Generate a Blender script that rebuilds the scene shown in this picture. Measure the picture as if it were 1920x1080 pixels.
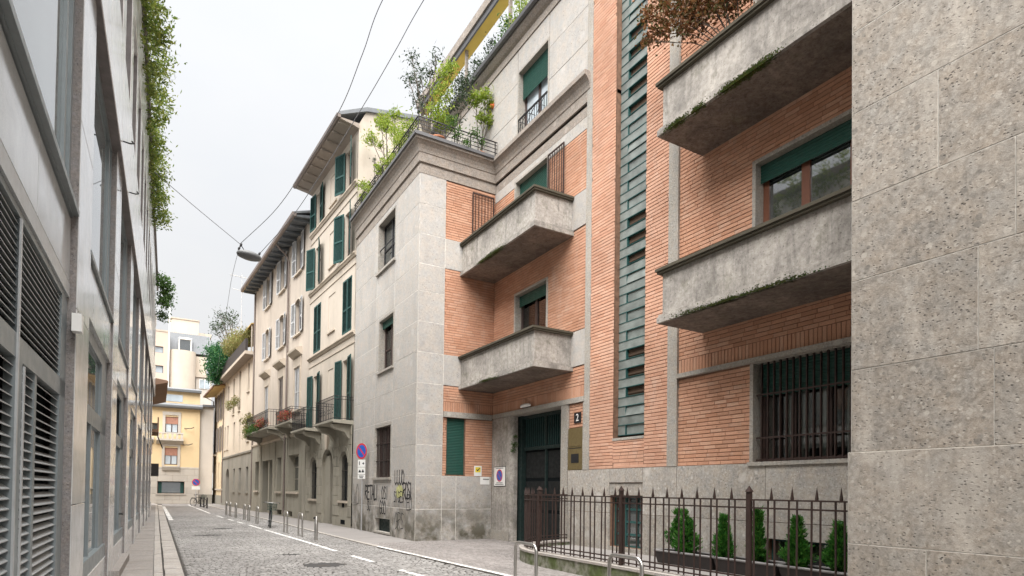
import bpy, math, random
from mathutils import Vector, Matrix
R = math.radians
for o in list(bpy.data.objects): bpy.data.objects.remove(o)
S = bpy.context.scene
COL = S.collection

# ------------------------------------------------------------------ camera
cam_d = bpy.data.cameras.new('camera'); cam = bpy.data.objects.new('camera', cam_d); COL.objects.link(cam)
cam_d.sensor_width = 36.0; cam_d.sensor_fit = 'HORIZONTAL'
cam_d.lens = 1133.22 / 1920 * 36; cam_d.shift_y = (900.19 - 540) / 1920
cam_d.clip_start = 0.05; cam_d.clip_end = 2000
yaw, pitch, roll = R(30.488), R(1.0301), R(0.73125)
fw = Vector((math.sin(yaw)*math.cos(pitch), math.cos(yaw)*math.cos(pitch), math.sin(pitch)))
rt = Vector((math.cos(yaw), -math.sin(yaw), 0)); upv = rt.cross(fw)
rr = rt*math.cos(roll) + upv*math.sin(roll); uu = upv*math.cos(roll) - rt*math.sin(roll)
M = Matrix.Identity(4)
for i in range(3): M[i][0], M[i][1], M[i][2] = rr[i], uu[i], -fw[i]
M[0][3], M[1][3], M[2][3] = 0, 0, 1.6
cam.matrix_world = M
S.camera = cam

# ------------------------------------------------------------------ sky, sun, exposure
SUN_EL, SUN_AZ = R(62), R(218)       # azimuth clockwise from +Y
w = bpy.data.worlds.new('World'); S.world = w; w.use_nodes = True
nt = w.node_tree; nt.nodes.clear()
def wn(t): return nt.nodes.new(t)
sky = wn('ShaderNodeTexSky'); sky.sky_type = 'NISHITA'; sky.sun_disc = False
sky.sun_elevation = SUN_EL; sky.sun_rotation = SUN_AZ; sky.air_density = 1.0; sky.dust_density = 3.0
tc = wn('ShaderNodeTexCoord'); sep = wn('ShaderNodeSeparateXYZ'); nt.links.new(tc.outputs['Generated'], sep.inputs[0])
mx = wn('ShaderNodeMath'); mx.operation = 'MAXIMUM'; mx.inputs[1].default_value = 0; nt.links.new(sep.outputs[2], mx.inputs[0])
no = wn('ShaderNodeTexNoise'); no.inputs['Scale'].default_value = 1.6; no.inputs['Detail'].default_value = 5; no.inputs['Roughness'].default_value = .5
mp = wn('ShaderNodeMapping'); mp.inputs['Scale'].default_value = (1, 1, 2.2); nt.links.new(tc.outputs['Generated'], mp.inputs[0]); nt.links.new(mp.outputs[0], no.inputs['Vector'])
cr = wn('ShaderNodeValToRGB'); nt.links.new(no.outputs[0], cr.inputs[0])
cr.color_ramp.elements[0].position = .35; cr.color_ramp.elements[0].color = (.855, .88, .915, 1)
cr.color_ramp.elements[1].position = .66; cr.color_ramp.elements[1].color = (.965, .96, .955, 1)
ma = wn('ShaderNodeMath'); ma.operation = 'MULTIPLY_ADD'; ma.inputs[1].default_value = .62; ma.inputs[2].default_value = .74; nt.links.new(mx.outputs[0], ma.inputs[0])
vm = wn('ShaderNodeVectorMath'); vm.operation = 'SCALE'; nt.links.new(cr.outputs[0], vm.inputs[0]); nt.links.new(ma.outputs[0], vm.inputs['Scale'])
bg1 = wn('ShaderNodeBackground'); nt.links.new(sky.outputs[0], bg1.inputs[0]); bg1.inputs[1].default_value = .1
bg2 = wn('ShaderNodeBackground'); nt.links.new(vm.outputs[0], bg2.inputs[0]); bg2.inputs[1].default_value = .30
mix = wn('ShaderNodeMixShader'); mix.inputs[0].default_value = .96; nt.links.new(bg1.outputs[0], mix.inputs[1]); nt.links.new(bg2.outputs[0], mix.inputs[2])
out = wn('ShaderNodeOutputWorld'); nt.links.new(mix.outputs[0], out.inputs[0])
sd = bpy.data.lights.new('sun', 'SUN'); sd.energy = 3.8; sd.angle = R(80); sd.color = (1, .985, .965)
so = bpy.data.objects.new('sun', sd); COL.objects.link(so)
sv = Vector((math.sin(SUN_AZ)*math.cos(SUN_EL), math.cos(SUN_AZ)*math.cos(SUN_EL), math.sin(SUN_EL)))
so.rotation_euler = sv.to_track_quat('Z', 'Y').to_euler(); so.location = (-10, -10, 40)
vs = S.view_settings; vs.view_transform = 'Standard'; vs.look = 'None'; vs.gamma = 1; vs.use_curve_mapping = False; vs.exposure = 1.75
S.render.engine = 'CYCLES'
S.cycles.max_bounces = 8; S.cycles.diffuse_bounces = 4; S.cycles.glossy_bounces = 4; S.cycles.transparent_max_bounces = 12

# ------------------------------------------------------------------ helpers
rnd = random.Random(7)
WORLD = (Vector((0, 0, 0)), Vector((1, 0, 0)), Vector((0, 1, 0)))
class MB:
    """collects shapes; build() links them as one mesh object"""
    def __init__(s, fr=WORLD):
        s.v = []; s.f = []; s.sm = []; s.fr = fr
        s.flip = fr[1].cross(fr[2]).z < 0
    def P(s, p): return s.fr[0] + s.fr[1]*p[0] + s.fr[2]*p[1] + Vector((0, 0, p[2]))
    def add(s, vs, fs, smooth=False):
        b = len(s.v); s.v += [s.P(p) for p in vs]
        for f in fs:
            f = [b+i for i in f]
            s.f.append(f[::-1] if s.flip else f); s.sm.append(smooth)
    def box(s, a, b, c, d, e, f):
        s.add([(a,c,e),(b,c,e),(b,d,e),(a,d,e),(a,c,f),(b,c,f),(b,d,f),(a,d,f)],
              [(0,3,2,1),(4,5,6,7),(0,1,5,4),(1,2,6,5),(2,3,7,6),(3,0,4,7)])
        return s
    def slab(s, a, b, o0, o1, e, f, ch=.006):
        """box whose outer (o1) face is chamfered"""
        s.add([(a,o0,e),(b,o0,e),(b,o0,f),(a,o0,f),(a,o1-ch,e),(b,o1-ch,e),(b,o1-ch,f),(a,o1-ch,f),
               (a+ch,o1,e+ch),(b-ch,o1,e+ch),(b-ch,o1,f-ch),(a+ch,o1,f-ch)],
              [(0,4,5,1),(1,5,6,2),(2,6,7,3),(3,7,4,0),(4,8,9,5),(5,9,10,6),(6,10,11,7),(7,11,8,4),(8,11,10,9)])
        return s
    def prism(s, poly, lo, hi, axis='z'):
        """polygon (2D, counter-clockwise) extruded along axis: z -> (u,o), u -> (o,z), o -> (u,z)"""
        n = len(poly)
        def m(p, h): return (p[0],p[1],h) if axis == 'z' else ((h,p[0],p[1]) if axis == 'u' else (p[0],h,p[1]))
        fs = [tuple(range(n))[::-1], tuple(range(n, 2*n))] + [(i, (i+1) % n, n+(i+1) % n, n+i) for i in range(n)]
        if axis == 'o': fs = [f[::-1] for f in fs]
        s.add([m(p, lo) for p in poly] + [m(p, hi) for p in poly], fs); return s
    def tube(s, path, r, n=6, smooth=True, cap=True):
        path = [Vector(p) for p in path]; rs = r if isinstance(r, (list, tuple)) else [r]*len(path)
        vs = []; prev = None
        for i, p in enumerate(path):
            t = (path[min(i+1, len(path)-1)] - path[max(i-1, 0)]).normalized()
            a = prev if prev is not None else (Vector((0,0,1)) if abs(t.z) < .9 else Vector((1,0,0)))
            x = (a - t*a.dot(t))
            x = x.normalized() if x.length > 1e-5 else t.orthogonal().normalized()
            prev = x; y = t.cross(x)
            for k in range(n):
                an = 2*math.pi*k/n; vs.append(p + x*(rs[i]*math.cos(an)) + y*(rs[i]*math.sin(an)))
        fs = []
        for i in range(len(path)-1):
            for k in range(n): fs.append((i*n+k, i*n+(k+1) % n, (i+1)*n+(k+1) % n, (i+1)*n+k))
        s.add(vs, fs, smooth)
        if cap:
            L = (len(path)-1)*n
            s.add(vs[:n], [tuple(range(n))[::-1]]); s.add(vs[L:], [tuple(range(n))])
        return s
    def quad(s, *p): s.add(p, [tuple(range(len(p)))]); return s
    def wall(s, u0, u1, z0, z1, holes=(), o=0, depth=.25):
        us = sorted({u0, u1, *[min(max(x, u0), u1) for h in holes for x in h[:2]]})
        zs = sorted({z0, z1, *[min(max(x, z0), z1) for h in holes for x in h[2:4]]})
        for a, b in zip(us, us[1:]):
            run = None
            for c, d in zip(zs, zs[1:]):
                m, q = (a+b)/2, (c+d)/2
                if any(h[0] < m < h[1] and h[2] < q < h[3] for h in holes):
                    if run: s._wq(a, b, run[0], run[1], o); run = None
                else: run = (run[0], d) if run else (c, d)
            if run: s._wq(a, b, run[0], run[1], o)
        for h in holes:
            a, b, c, d = h[:4]; q = o-depth
            if len(h) > 4:                                  # arched head, rise h[4]
                rise = h[4]; n = 14; pts = []
                for i in range(n+1):
                    t = math.pi*(1-i/n); pts.append(((a+b)/2 + (b-a)/2*math.cos(t), d-rise+rise*math.sin(t)))
                for p, r2 in zip(pts, pts[1:]):
                    s.quad((p[0],o,p[1]), (p[0],o,d), (r2[0],o,d), (r2[0],o,r2[1]))
                    s.quad((p[0],o,p[1]), (r2[0],o,r2[1]), (r2[0],q,r2[1]), (p[0],q,p[1]))
                d2 = d-rise
            else:
                d2 = d
                if d < z1: s.quad((a,o,d), (b,o,d), (b,q,d), (a,q,d))
            if c > z0: s.quad((a,o,c), (a,q,c), (b,q,c), (b,o,c))
            s.quad((a,o,c), (a,o,d2), (a,q,d2), (a,q,c)); s.quad((b,o,c), (b,q,c), (b,q,d2), (b,o,d2))
        return s
    def _wq(s, a, b, c, d, o): s.quad((a,o,c), (a,o,d), (b,o,d), (b,o,c))
    def mesh(s, name, mat):
        me = bpy.data.meshes.new(name); me.from_pydata([tuple(p) for p in s.v], [], s.f)
        if any(s.sm): me.polygons.foreach_set('use_smooth', s.sm)
        for m in (mat if isinstance(mat, (list, tuple)) else [mat]): me.materials.append(m)
        return me
    def build(s, name, mat, parent=None, kind=None, label=None):
        o = bpy.data.objects.new(name, s.mesh(name, mat)); COL.objects.link(o); attach(o, parent)
        if kind: o['kind'] = kind
        if label: o['label'] = label
        return o
INV = {}
def attach(o, parent):
    if parent is None: return
    o.parent = parent
    if parent.name in INV: o.matrix_parent_inverse = INV[parent.name]
def thing(name, label, cat, loc=(0,0,0), group=None):
    o = bpy.data.objects.new(name, None); COL.objects.link(o); o.location = loc; o.empty_display_size = .2
    o['label'] = label; o['category'] = cat
    if group: o['group'] = group
    INV[o.name] = Matrix.Translation(-Vector(loc)); return o
def tag(o, label, cat, group=None):
    o['label'] = label; o['category'] = cat
    if group: o['group'] = group
    return o
def clone(root, loc, label, rz=0):
    """copy of a thing whose parts were built round the world origin, moved to loc"""
    def rec(o, p):
        c = o.copy(); COL.objects.link(c); c.parent = p
        for ch in o.children: rec(ch, c)
        return c
    c = rec(root, None); c.location = loc; c.rotation_euler = (0, 0, rz); c['label'] = label
    return c

# ------------------------------------------------------------------ materials
class NT:
    def __init__(s, name):
        s.m = bpy.data.materials.new(name); s.m.use_nodes = True; s.t = s.m.node_tree; s.t.nodes.clear()
        s.b = s.n('ShaderNodeBsdfPrincipled'); s.o = s.n('ShaderNodeOutputMaterial'); s.l(s.b.outputs[0], s.o.inputs[0])
        s._c = None
    def n(s, t, **k):
        x = s.t.nodes.new(t)
        for a, v in k.items(): setattr(x, a, v)
        return x
    def l(s, a, b): s.t.links.new(a, b)
    def setv(s, x, key, v):
        if hasattr(v, 'is_output') or isinstance(v, bpy.types.NodeSocket): s.l(v, x.inputs[key])
        else: x.inputs[key].default_value = v
    def coord(s, rand=True):
        if s._c is None:
            t = s.n('ShaderNodeTexCoord'); v = t.outputs['Object']
            if rand:
                oi = s.n('ShaderNodeObjectInfo'); a = s.n('ShaderNodeVectorMath', operation='SCALE'); a.inputs[0].default_value = (31.7, 17.3, 23.1)
                s.l(oi.outputs['Random'], a.inputs['Scale']); b = s.n('ShaderNodeVectorMath', operation='ADD'); s.l(v, b.inputs[0]); s.l(a.outputs[0], b.inputs[1]); v = b.outputs[0]
            s._c = v
        return s._c
    def noise(s, scale, detail=4, rough=.55, stretch=None, dist=0):
        x = s.n('ShaderNodeTexNoise'); x.inputs['Scale'].default_value = scale; x.inputs['Detail'].default_value = detail
        x.inputs['Roughness'].default_value = rough; x.inputs['Distortion'].default_value = dist
        v = s.coord()
        if stretch:
            m = s.n('ShaderNodeMapping'); m.inputs['Scale'].default_value = stretch; s.l(v, m.inputs[0]); v = m.outputs[0]
        s.l(v, x.inputs['Vector']); return x.outputs[0]
    def voro(s, scale, feature='F1', out='Distance', rand=1, stretch=None):
        x = s.n('ShaderNodeTexVoronoi', feature=feature); x.inputs['Scale'].default_value = scale; x.inputs['Randomness'].default_value = rand
        v = s.coord()
        if stretch: mp_ = s.n('ShaderNodeMapping'); mp_.inputs['Scale'].default_value = stretch; s.l(v, mp_.inputs[0]); v = mp_.outputs[0]
        s.l(v, x.inputs['Vector']); return x.outputs[out]
    def ramp(s, v, a, b, c0=0., c1=1.):
        x = s.n('ShaderNodeMapRange'); x.clamp = True
        for i, q in enumerate((a, b, c0, c1)): x.inputs[i+1].default_value = q
        s.l(v, x.inputs[0]); return x.outputs[0]
    def math(s, op, a, b=0., c=None):
        x = s.n('ShaderNodeMath', operation=op); s.setv(x, 0, a); s.setv(x, 1, b)
        if c is not None: s.setv(x, 2, c)
        return x.outputs[0]
    def mix(s, f, a, b, mode='MIX'):
        x = s.n('ShaderNodeMix', data_type='RGBA', blend_type=mode); s.setv(x, 0, f)
        for k, v in ((6, a), (7, b)): s.setv(x, k, (*v, 1) if isinstance(v, tuple) and len(v) == 3 else v)
        return x.outputs[2]
    def bump(s, h, strength=.3, dist=.01):
        x = s.n('ShaderNodeBump'); x.inputs['Strength'].default_value = strength; x.inputs['Distance'].default_value = dist; s.l(h, x.inputs['Height'])
        s.l(x.outputs[0], s.b.inputs['Normal'])
    def fin(s, col, rough=.8, metal=0., spec=.4):
        s.setv(s.b, 'Base Color', (*col, 1) if isinstance(col, tuple) and len(col) == 3 else col)
        s.setv(s.b, 'Roughness', rough); s.setv(s.b, 'Metallic', metal); s.setv(s.b, 'Specular IOR Level', spec)
        return s.m
    def zpos(s):
        g = s.n('ShaderNodeNewGeometry'); p = s.n('ShaderNodeSeparateXYZ'); s.l(g.outputs['Position'], p.inputs[0]); return p.outputs[2]

def m_plain(name, col, rough=.7, metal=0., spec=.4, var=.12, scale=6.):
    t = NT(name); n = t.noise(scale, 4)
    lo = tuple(c*(1-var) for c in col); hi = tuple(min(1, c*(1+var)) for c in col)
    t.bump(t.noise(scale*12, 3), .08, .004)
    return t.fin(t.mix(t.ramp(n, .3, .7), lo, hi), rough, metal, spec)

def m_ceppo(name, base, scale=1., grime=0., pits=1., contrast=1., streak=False):
    """conglomerate facing stone: pebbles, pits, pale veins, water stains"""
    t = NT(name); k = contrast
    c = t.mix(t.ramp(t.noise(.9*scale, 5, .6), .3, .72), tuple(x*(1-.22*k) for x in base), tuple(x*(1+.18*k) for x in base))
    oi = t.n('ShaderNodeObjectInfo'); c = t.mix(t.math('MULTIPLY', oi.outputs['Random'], .6*k), c, tuple(x*y for x, y in zip(base, (.78, .76, .74))))
    c = t.mix(t.ramp(t.noise(4.5*scale, 4, .6), .35, .7), c, t.mix(.6, c, (base[0]*1.2, base[1]*1.05, base[2]*.90)))
    mott = t.noise(16*scale, 5, .75)
    c = t.mix(t.ramp(mott, .32, .68), t.mix(.30*k, c, (0, 0, 0)), t.mix(.10*k, c, (1, .97, .92)))
    for sc, th, amt in ((17, .45, .7), (7.5, .62, .65)):
        peb = t.math('ADD', t.voro(sc*scale), t.math('MULTIPLY', t.noise(sc*2.4*scale, 2), .18)); pc = t.n('ShaderNodeSeparateColor'); t.l(t.voro(sc*scale, out='Color'), pc.inputs[0])
        pm = t.math('MULTIPLY', t.ramp(peb, .38, .30), t.ramp(pc.outputs[0], th, th+.04))
        c = t.mix(t.math('MULTIPLY', pm, amt*k), c, t.mix(t.ramp(pc.outputs[1], .3, .8), tuple(min(1, x*1.32) for x in base), tuple(x*.55 for x in base)))
    big = t.voro(1.9*scale); bc = t.n('ShaderNodeSeparateColor'); t.l(t.voro(1.9*scale, out='Color'), bc.inputs[0])
    bm = t.math('MULTIPLY', t.ramp(t.math('ADD', big, t.math('MULTIPLY', t.noise(7*scale), .35)), .46, .34), t.ramp(bc.outputs[0], .74, .80))
    c = t.mix(t.math('MULTIPLY', bm, .55*k), c, tuple(min(1, x*1.35) for x in base))
    mask = t.ramp(t.noise(2.0*scale, 4), .36, .60)
    pcs = t.n('ShaderNodeSeparateColor'); t.l(t.voro(21*scale, out='Color', stretch=(1, 1, 1.5)), pcs.inputs[0])
    pd = t.math('ADD', t.voro(21*scale, stretch=(1, 1, 1.5)), t.math('MULTIPLY', t.noise(48*scale, 3, .7), .42))
    pit = t.math('MULTIPLY', t.math('MULTIPLY', t.ramp(pd, .50, .40), t.ramp(pcs.outputs[2], .78-.12*pits, .82-.12*pits)), mask)
    c = t.mix(t.math('MULTIPLY', pit, .85), c, tuple(x*.20 for x in base))
    vein = t.ramp(t.math('ABSOLUTE', t.math('SUBTRACT', t.noise(.75*scale, 4, .55, dist=.4), .5)), .010, .002); vm_ = t.ramp(t.noise(.6*scale, 2), .50, .58)
    c = t.mix(t.math('MULTIPLY', t.math('MULTIPLY', vein, vm_), .22*k), c, tuple(min(1, x*1.45) for x in base))
    st = t.ramp(t.noise(1.1*scale, 4, .6, (1, 1, .16)), .52, .74)
    c = t.mix(t.math('MULTIPLY', st, .32), c, tuple(x*.52 for x in base))
    if streak:
        c = t.mix(t.math('MULTIPLY', t.ramp(t.noise(1.5, 5, .6, (1, 1, .13), .25), .56, .68), .6), c, tuple(min(1, x*1.5) for x in base))
        c = t.mix(t.math('MULTIPLY', t.ramp(t.noise(.45, 5, .6, dist=.6), .5, .66), .3), c, tuple(min(1, x*1.25) for x in base))
    if grime:
        g = t.ramp(t.noise(1.7, 5, .65), .36, .58); zz = t.ramp(t.zpos(), 1.9, .2)
        c = t.mix(t.math('MULTIPLY', t.math('MULTIPLY', g, zz), grime), c, (.075, .066, .04))
    h = t.math('SUBTRACT', t.math('ADD', t.math('MULTIPLY', mott, .6), t.math('MULTIPLY', t.noise(60*scale, 3), .3)), t.math('MULTIPLY', pit, 1.5))
    t.bump(h, .7, .014)
    return t.fin(c, .85, 0, .25)

def m_brick(name, cols, spread=1.):
    t = NT(name)
    g = t.n('ShaderNodeNewGeometry'); oi = t.n('ShaderNodeObjectInfo')
    r = t.math('FRACT', t.math('ADD', g.outputs['Random Per Island'], t.math('MULTIPLY', oi.outputs['Random'], 7.13)))
    x = t.n('ShaderNodeValToRGB'); t.l(r, x.inputs[0]); e = x.color_ramp.elements
    while len(e) < len(cols): e.new(.5)
    for i, c in enumerate(cols): e[i].position = i/(len(cols)-1); e[i].color = (*c, 1)
    c = t.mix(t.ramp(t.noise(.8, 5, .6), .32, .62), t.mix(.26, x.outputs[0], (.12, .06, .035)), x.outputs[0]); c = t.mix(t.math('MULTIPLY', t.ramp(t.noise(2.1, 5, .65, (1, 1, .35)), .56, .74), .35), c, (.62, .50, .42))
    c = t.mix(t.ramp(t.noise(55, 3), .3, .75), t.mix(.2, c, (.05, .02, .01)), c)
    t.bump(t.noise(60, 3), .35, .004)
    return t.fin(c, .85, 0, .2)

def m_plaster(name, base, stain=.35, vert=True):
    t = NT(name)
    c = t.mix(t.ramp(t.noise(.5, 5), .3, .7), tuple(x*.9 for x in base), tuple(min(1, x*1.06) for x in base))
    c = t.mix(t.math('MULTIPLY', t.ramp(t.noise(1.0, 5, .65, (1, 1, .22)), .5, .75), stain), c, tuple(x*.5 for x in base))
    c = t.mix(t.math('MULTIPLY', t.ramp(t.noise(3.1, 5, .6), .55, .72), stain*.5), c, (base[0]*.72, base[1]*.66, base[2]*.55))
    t.bump(t.noise(45, 4), .2, .006)
    return t.fin(c, .9, 0, .2)

def m_stained(name, base):
    """weathered balcony concrete: pale and dark blotches, run-off streaks"""
    t = NT(name)
    c = t.mix(t.ramp(t.noise(1.1, 7, .7, dist=.4), .36, .64), tuple(x*.62 for x in base), tuple(x*1.3 for x in base))
    c = t.mix(t.math('MULTIPLY', t.ramp(t.noise(6.5, 6, .7, (1, 1, .10)), .50, .66), .55), c, tuple(x*.42 for x in base))
    c = t.mix(t.math('MULTIPLY', t.ramp(t.noise(4.2, 6, .7, (1, 1, .22), .3), .56, .68), .55), c, tuple(min(1, x*1.5) for x in base))
    c = t.mix(t.math('MULTIPLY', t.ramp(t.noise(2.2, 6, .7), .55, .68), .45), c, (.13, .125, .07))
    m9 = t.noise(11, 7, .78); c = t.mix(t.ramp(m9, .34, .66), t.mix(.38, c, (.03, .025, .02)), t.mix(.06, c, (1, 1, 1)))
    pit = t.ramp(t.noise(26, 3, .65), .62, .67); c = t.mix(t.math('MULTIPLY', pit, .65), c, tuple(x*.25 for x in base))
    t.bump(t.math('SUBTRACT', m9, t.math('MULTIPLY', pit, .8)), .6, .014); return t.fin(c, .88, 0, .2)

def m_metal(name, col, rough=.4, metal=.0, wear=.3):
    t = NT(name); n = t.ramp(t.noise(14, 5, .65), .45, .72)
    c = t.mix(t.math('MULTIPLY', n, wear), col, (col[0]*.5+.03, col[1]*.42+.015, col[2]*.4+.01))
    t.bump(t.noise(50, 3), .12, .003)
    return t.fin(c, t.ramp(t.noise(9), .3, .7, rough*.8, min(1, rough*1.3)), metal, .5)

def m_leaf(name, cols, tl=.35):
    t = NT(name); g = t.n('ShaderNodeNewGeometry')
    x = t.n('ShaderNodeValToRGB'); t.l(g.outputs['Random Per Island'], x.inputs[0]); e = x.color_ramp.elements
    while len(e) < len(cols): e.new(.5)
    for i, c in enumerate(cols): e[i].position = i/(len(cols)-1); e[i].color = (*c, 1)
    t.fin(x.outputs[0], .55, 0, .35)
    tr = t.n('ShaderNodeBsdfTranslucent'); t.l(x.outputs[0], tr.inputs[0]); ms = t.n('ShaderNodeMixShader'); ms.inputs[0].default_value = tl
    t.l(t.b.outputs[0], ms.inputs[1]); t.l(tr.outputs[0], ms.inputs[2]); t.l(ms.outputs[0], t.o.inputs[0]); return t.m

def m_glass(name, tint=(.03, .035, .035), rough=.03, wav=.02):
    """window pane over a dark room: mostly mirror-like reflection"""
    t = NT(name); t.bump(t.noise(1.1, 2), wav, .05); t.b.inputs['IOR'].default_value = 2.9
    return t.fin(t.mix(t.ramp(t.noise(.7, 3), .3, .7), tint, tuple(x*1.8 for x in tint)), rough, 0, .5)
def m_clear(name):
    t = NT(name); tr = t.n('ShaderNodeBsdfTransparent'); tr.inputs[0].default_value = (.82, .86, .85, 1)
    gl = t.n('ShaderNodeBsdfGlossy'); gl.inputs['Roughness'].default_value = .02; f = t.n('ShaderNodeFresnel'); f.inputs[0].default_value = 1.6
    ms = t.n('ShaderNodeMixShader'); t.l(t.math('ADD', f.outputs[0], .06), ms.inputs[0]); t.l(tr.outputs[0], ms.inputs[1]); t.l(gl.outputs[0], ms.inputs[2]); t.l(ms.outputs[0], t.o.inputs[0]); return t.m

MT = {}
MT['ceppo'] = m_ceppo('ceppo_stone', (.345, .312, .272), 1.0, .25, 3.6, 1.25, True)
MT['ceppo_wing'] = m_ceppo('ceppo_stone_wing', (.44, .425, .405), 1.0, .9, .4, .5)
MT['ceppo_plinth'] = m_ceppo('ceppo_stone_plinth', (.44, .415, .38), 1.2, .35, 1., 1.1)
MT['mortar_pale'] = m_plain('pale_mortar', (.47, .44, .395), .9, var=.3, scale=9)
MT['mortar_wing'] = m_plain('lime_mortar', (.60, .57, .52), .9, var=.3, scale=9)
MT['trim'] = m_ceppo('grey_trim_stone', (.38, .36, .325), 1.6, .0, .6)
MT['cornice'] = m_ceppo('cornice_stone', (.32, .28, .245), 1.6, 0, .5, 1.2)
MT['brick'] = m_brick('orange_brick', [(.58, .31, .20), (.64, .355, .235), (.62, .335, .215), (.67, .40, .275), (.57, .295, .185), (.63, .345, .225)])
MT['brick_pil'] = m_brick('pale_orange_brick', [(.62, .335, .225), (.67, .385, .265), (.70, .42, .30), (.64, .35, .235)])
MT['joint'] = m_plain('dark_brick_joint', (.20, .115, .075), .95, var=.3, scale=8)
MT['concrete'] = m_stained('balcony_concrete', (.40, .365, .325))
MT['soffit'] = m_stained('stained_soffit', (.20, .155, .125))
MT['rim'] = m_plaster('mossy_balcony_cap', (.085, .075, .055), .6)
MT['moss'] = m_leaf('moss', [(.025, .05, .008), (.05, .10, .012), (.11, .12, .02), (.06, .045, .02)], .1)
MT['green_roll'] = m_metal('green_roller_shutter', (.008, .066, .048), .5, 0, .3)
MT['green_dark'] = m_metal('dark_green_gate', (.004, .018, .016), .7, 0, .3)
MT['gate_black'] = m_metal('blackish_green_gate', (.0025, .004, .004), .95, 0, .1)
MT['teal_dark'] = m_metal('dark_teal_bars', (.012, .045, .042), .6, 0, .3)
MT['teal'] = m_metal('teal_metal', (.02, .085, .08), .5, 0, .4)
MT['stair_panel'] = m_plain('grey_cement_panel', (.19, .21, .195), .38, spec=.5, var=.3, scale=3)
MT['slot_dark'] = m_plain('brown_slot', (.075, .045, .028), .8)
MT['wood'] = m_metal('brown_window_wood', (.17, .065, .035), .45, 0, .4)
MT['wood_dark'] = m_metal('dark_window_wood', (.05, .03, .025), .5, 0, .4)
MT['iron'] = m_metal('rusty_brown_iron', (.034, .018, .014), .6, .1, .6)
MT['iron_black'] = m_metal('black_iron', (.018, .018, .02), .5, .3, .4)
MT['glass'] = m_glass('window_glass'); MT['clear'] = m_clear('clear_glass')
MT['glass_left'] = m_glass('sky_tinted_glass', (.10, .125, .13), .015, .012)  # pane colour lightened to stand in for reflected sky
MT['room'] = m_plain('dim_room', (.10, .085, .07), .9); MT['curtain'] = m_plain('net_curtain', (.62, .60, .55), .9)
MT['brass'] = m_metal('brass_plate', (.24, .185, .085), .4, .6, .45); MT['black'] = m_plain('black_enamel', (.012, .012, .014), .35, spec=.5)
MT['white'] = m_plain('white_enamel', (.78, .77, .74), .45, var=.05); MT['ink'] = m_plain('dark_ink', (.03, .03, .035), .7)
MT['red'] = m_plain('sign_red', (.55, .03, .04), .4, var=.05); MT['blue'] = m_plain('sign_blue', (.02, .10, .42), .4, var=.05); MT['yellow'] = m_plain('notice_yellow', (.75, .60, .05), .5, var=.05)
MT['spray'] = m_plain('black_spray_paint', (.03, .028, .03), .7); MT['spray_y'] = m_plain('yellow_spray_paint', (.46, .45, .20), .8, var=.3)
MT['steel'] = m_metal('brushed_steel', (.55, .53, .50), .32, 1., .25); MT['galv'] = m_metal('galvanised_pole', (.5, .5, .5), .5, .6, .3)
MT['cream'] = m_plaster('cream_plaster', (.53, .465, .39), .38); MT['cream_trim'] = m_plaster('cream_trim', (.50, .43, .35), .5)
MT['beige'] = m_plaster('beige_grey_plaster', (.48, .415, .35), .5); MT['stucco_base'] = m_plaster('grimy_grey_base', (.33, .305, .25), .75)
MT['beige5'] = m_plaster('pale_peach_plaster', (.55, .47, .375), .3); MT['base5'] = m_plaster('grey_base', (.30, .28, .24), .6)
MT['ochre6'] = m_plaster('ochre_cream_plaster', (.66, .53, .36), .2); MT['yellow_w'] = m_plaster('yellow_plaster', (.62, .475, .285), .25)
MT['grey_w'] = m_plaster('pale_grey_plaster', (.56, .51, .45), .3); MT['pink_w'] = m_plaster('pink_cream_plaster', (.56, .455, .37), .2); MT['tower_w'] = m_plaster('pale_cream_plaster', (.56, .49, .405), .25)
MT['ashlar'] = m_plaster('pale_ashlar', (.46, .42, .37), .35)
MT['shut_g'] = m_metal('green_shutter_paint', (.012, .062, .055), .55, 0, .35); MT['shut_grey'] = m_plain('grey_shutter_paint', (.48, .48, .48), .6); MT['shut_dk'] = m_plain('taupe_shutter_paint', (.20, .17, .15), .7)
MT['eave_wood'] = m_plaster('grey_eave_boards', (.33, .28, .24), .5); MT['eave_dark'] = m_plaster('dark_eave_boards', (.15, .16, .17), .6); MT['eave_brown'] = m_plaster('brown_eave_boards', (.16, .10, .07), .5); MT['eave_och'] = m_plaster('ochre_eave', (.55, .38, .16), .3)
MT['gutter'] = m_metal('copper_grey_gutter', (.20, .165, .145), .5, .3, .5); MT['zinc'] = m_metal('zinc_roof', (.17, .18, .19), .65, 0., .3); MT['rooftile'] = m_plain('brown_roof', (.22, .13, .09), .9, var=.3)
MT['yellow_beam'] = m_plaster('ochre_yellow_soffit', (.72, .50, .12), .25); MT['gutter_dk'] = m_metal('dark_grey_fascia', (.12, .12, .125), .5, .2, .4)
MT['pane_light'] = m_glass('pale_pane', (.30, .34, .37), .08); MT['blind'] = m_plain('reddish_blind', (.34, .17, .12), .8); MT['net'] = m_plain('white_net', (.62, .60, .58), .9)
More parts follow.
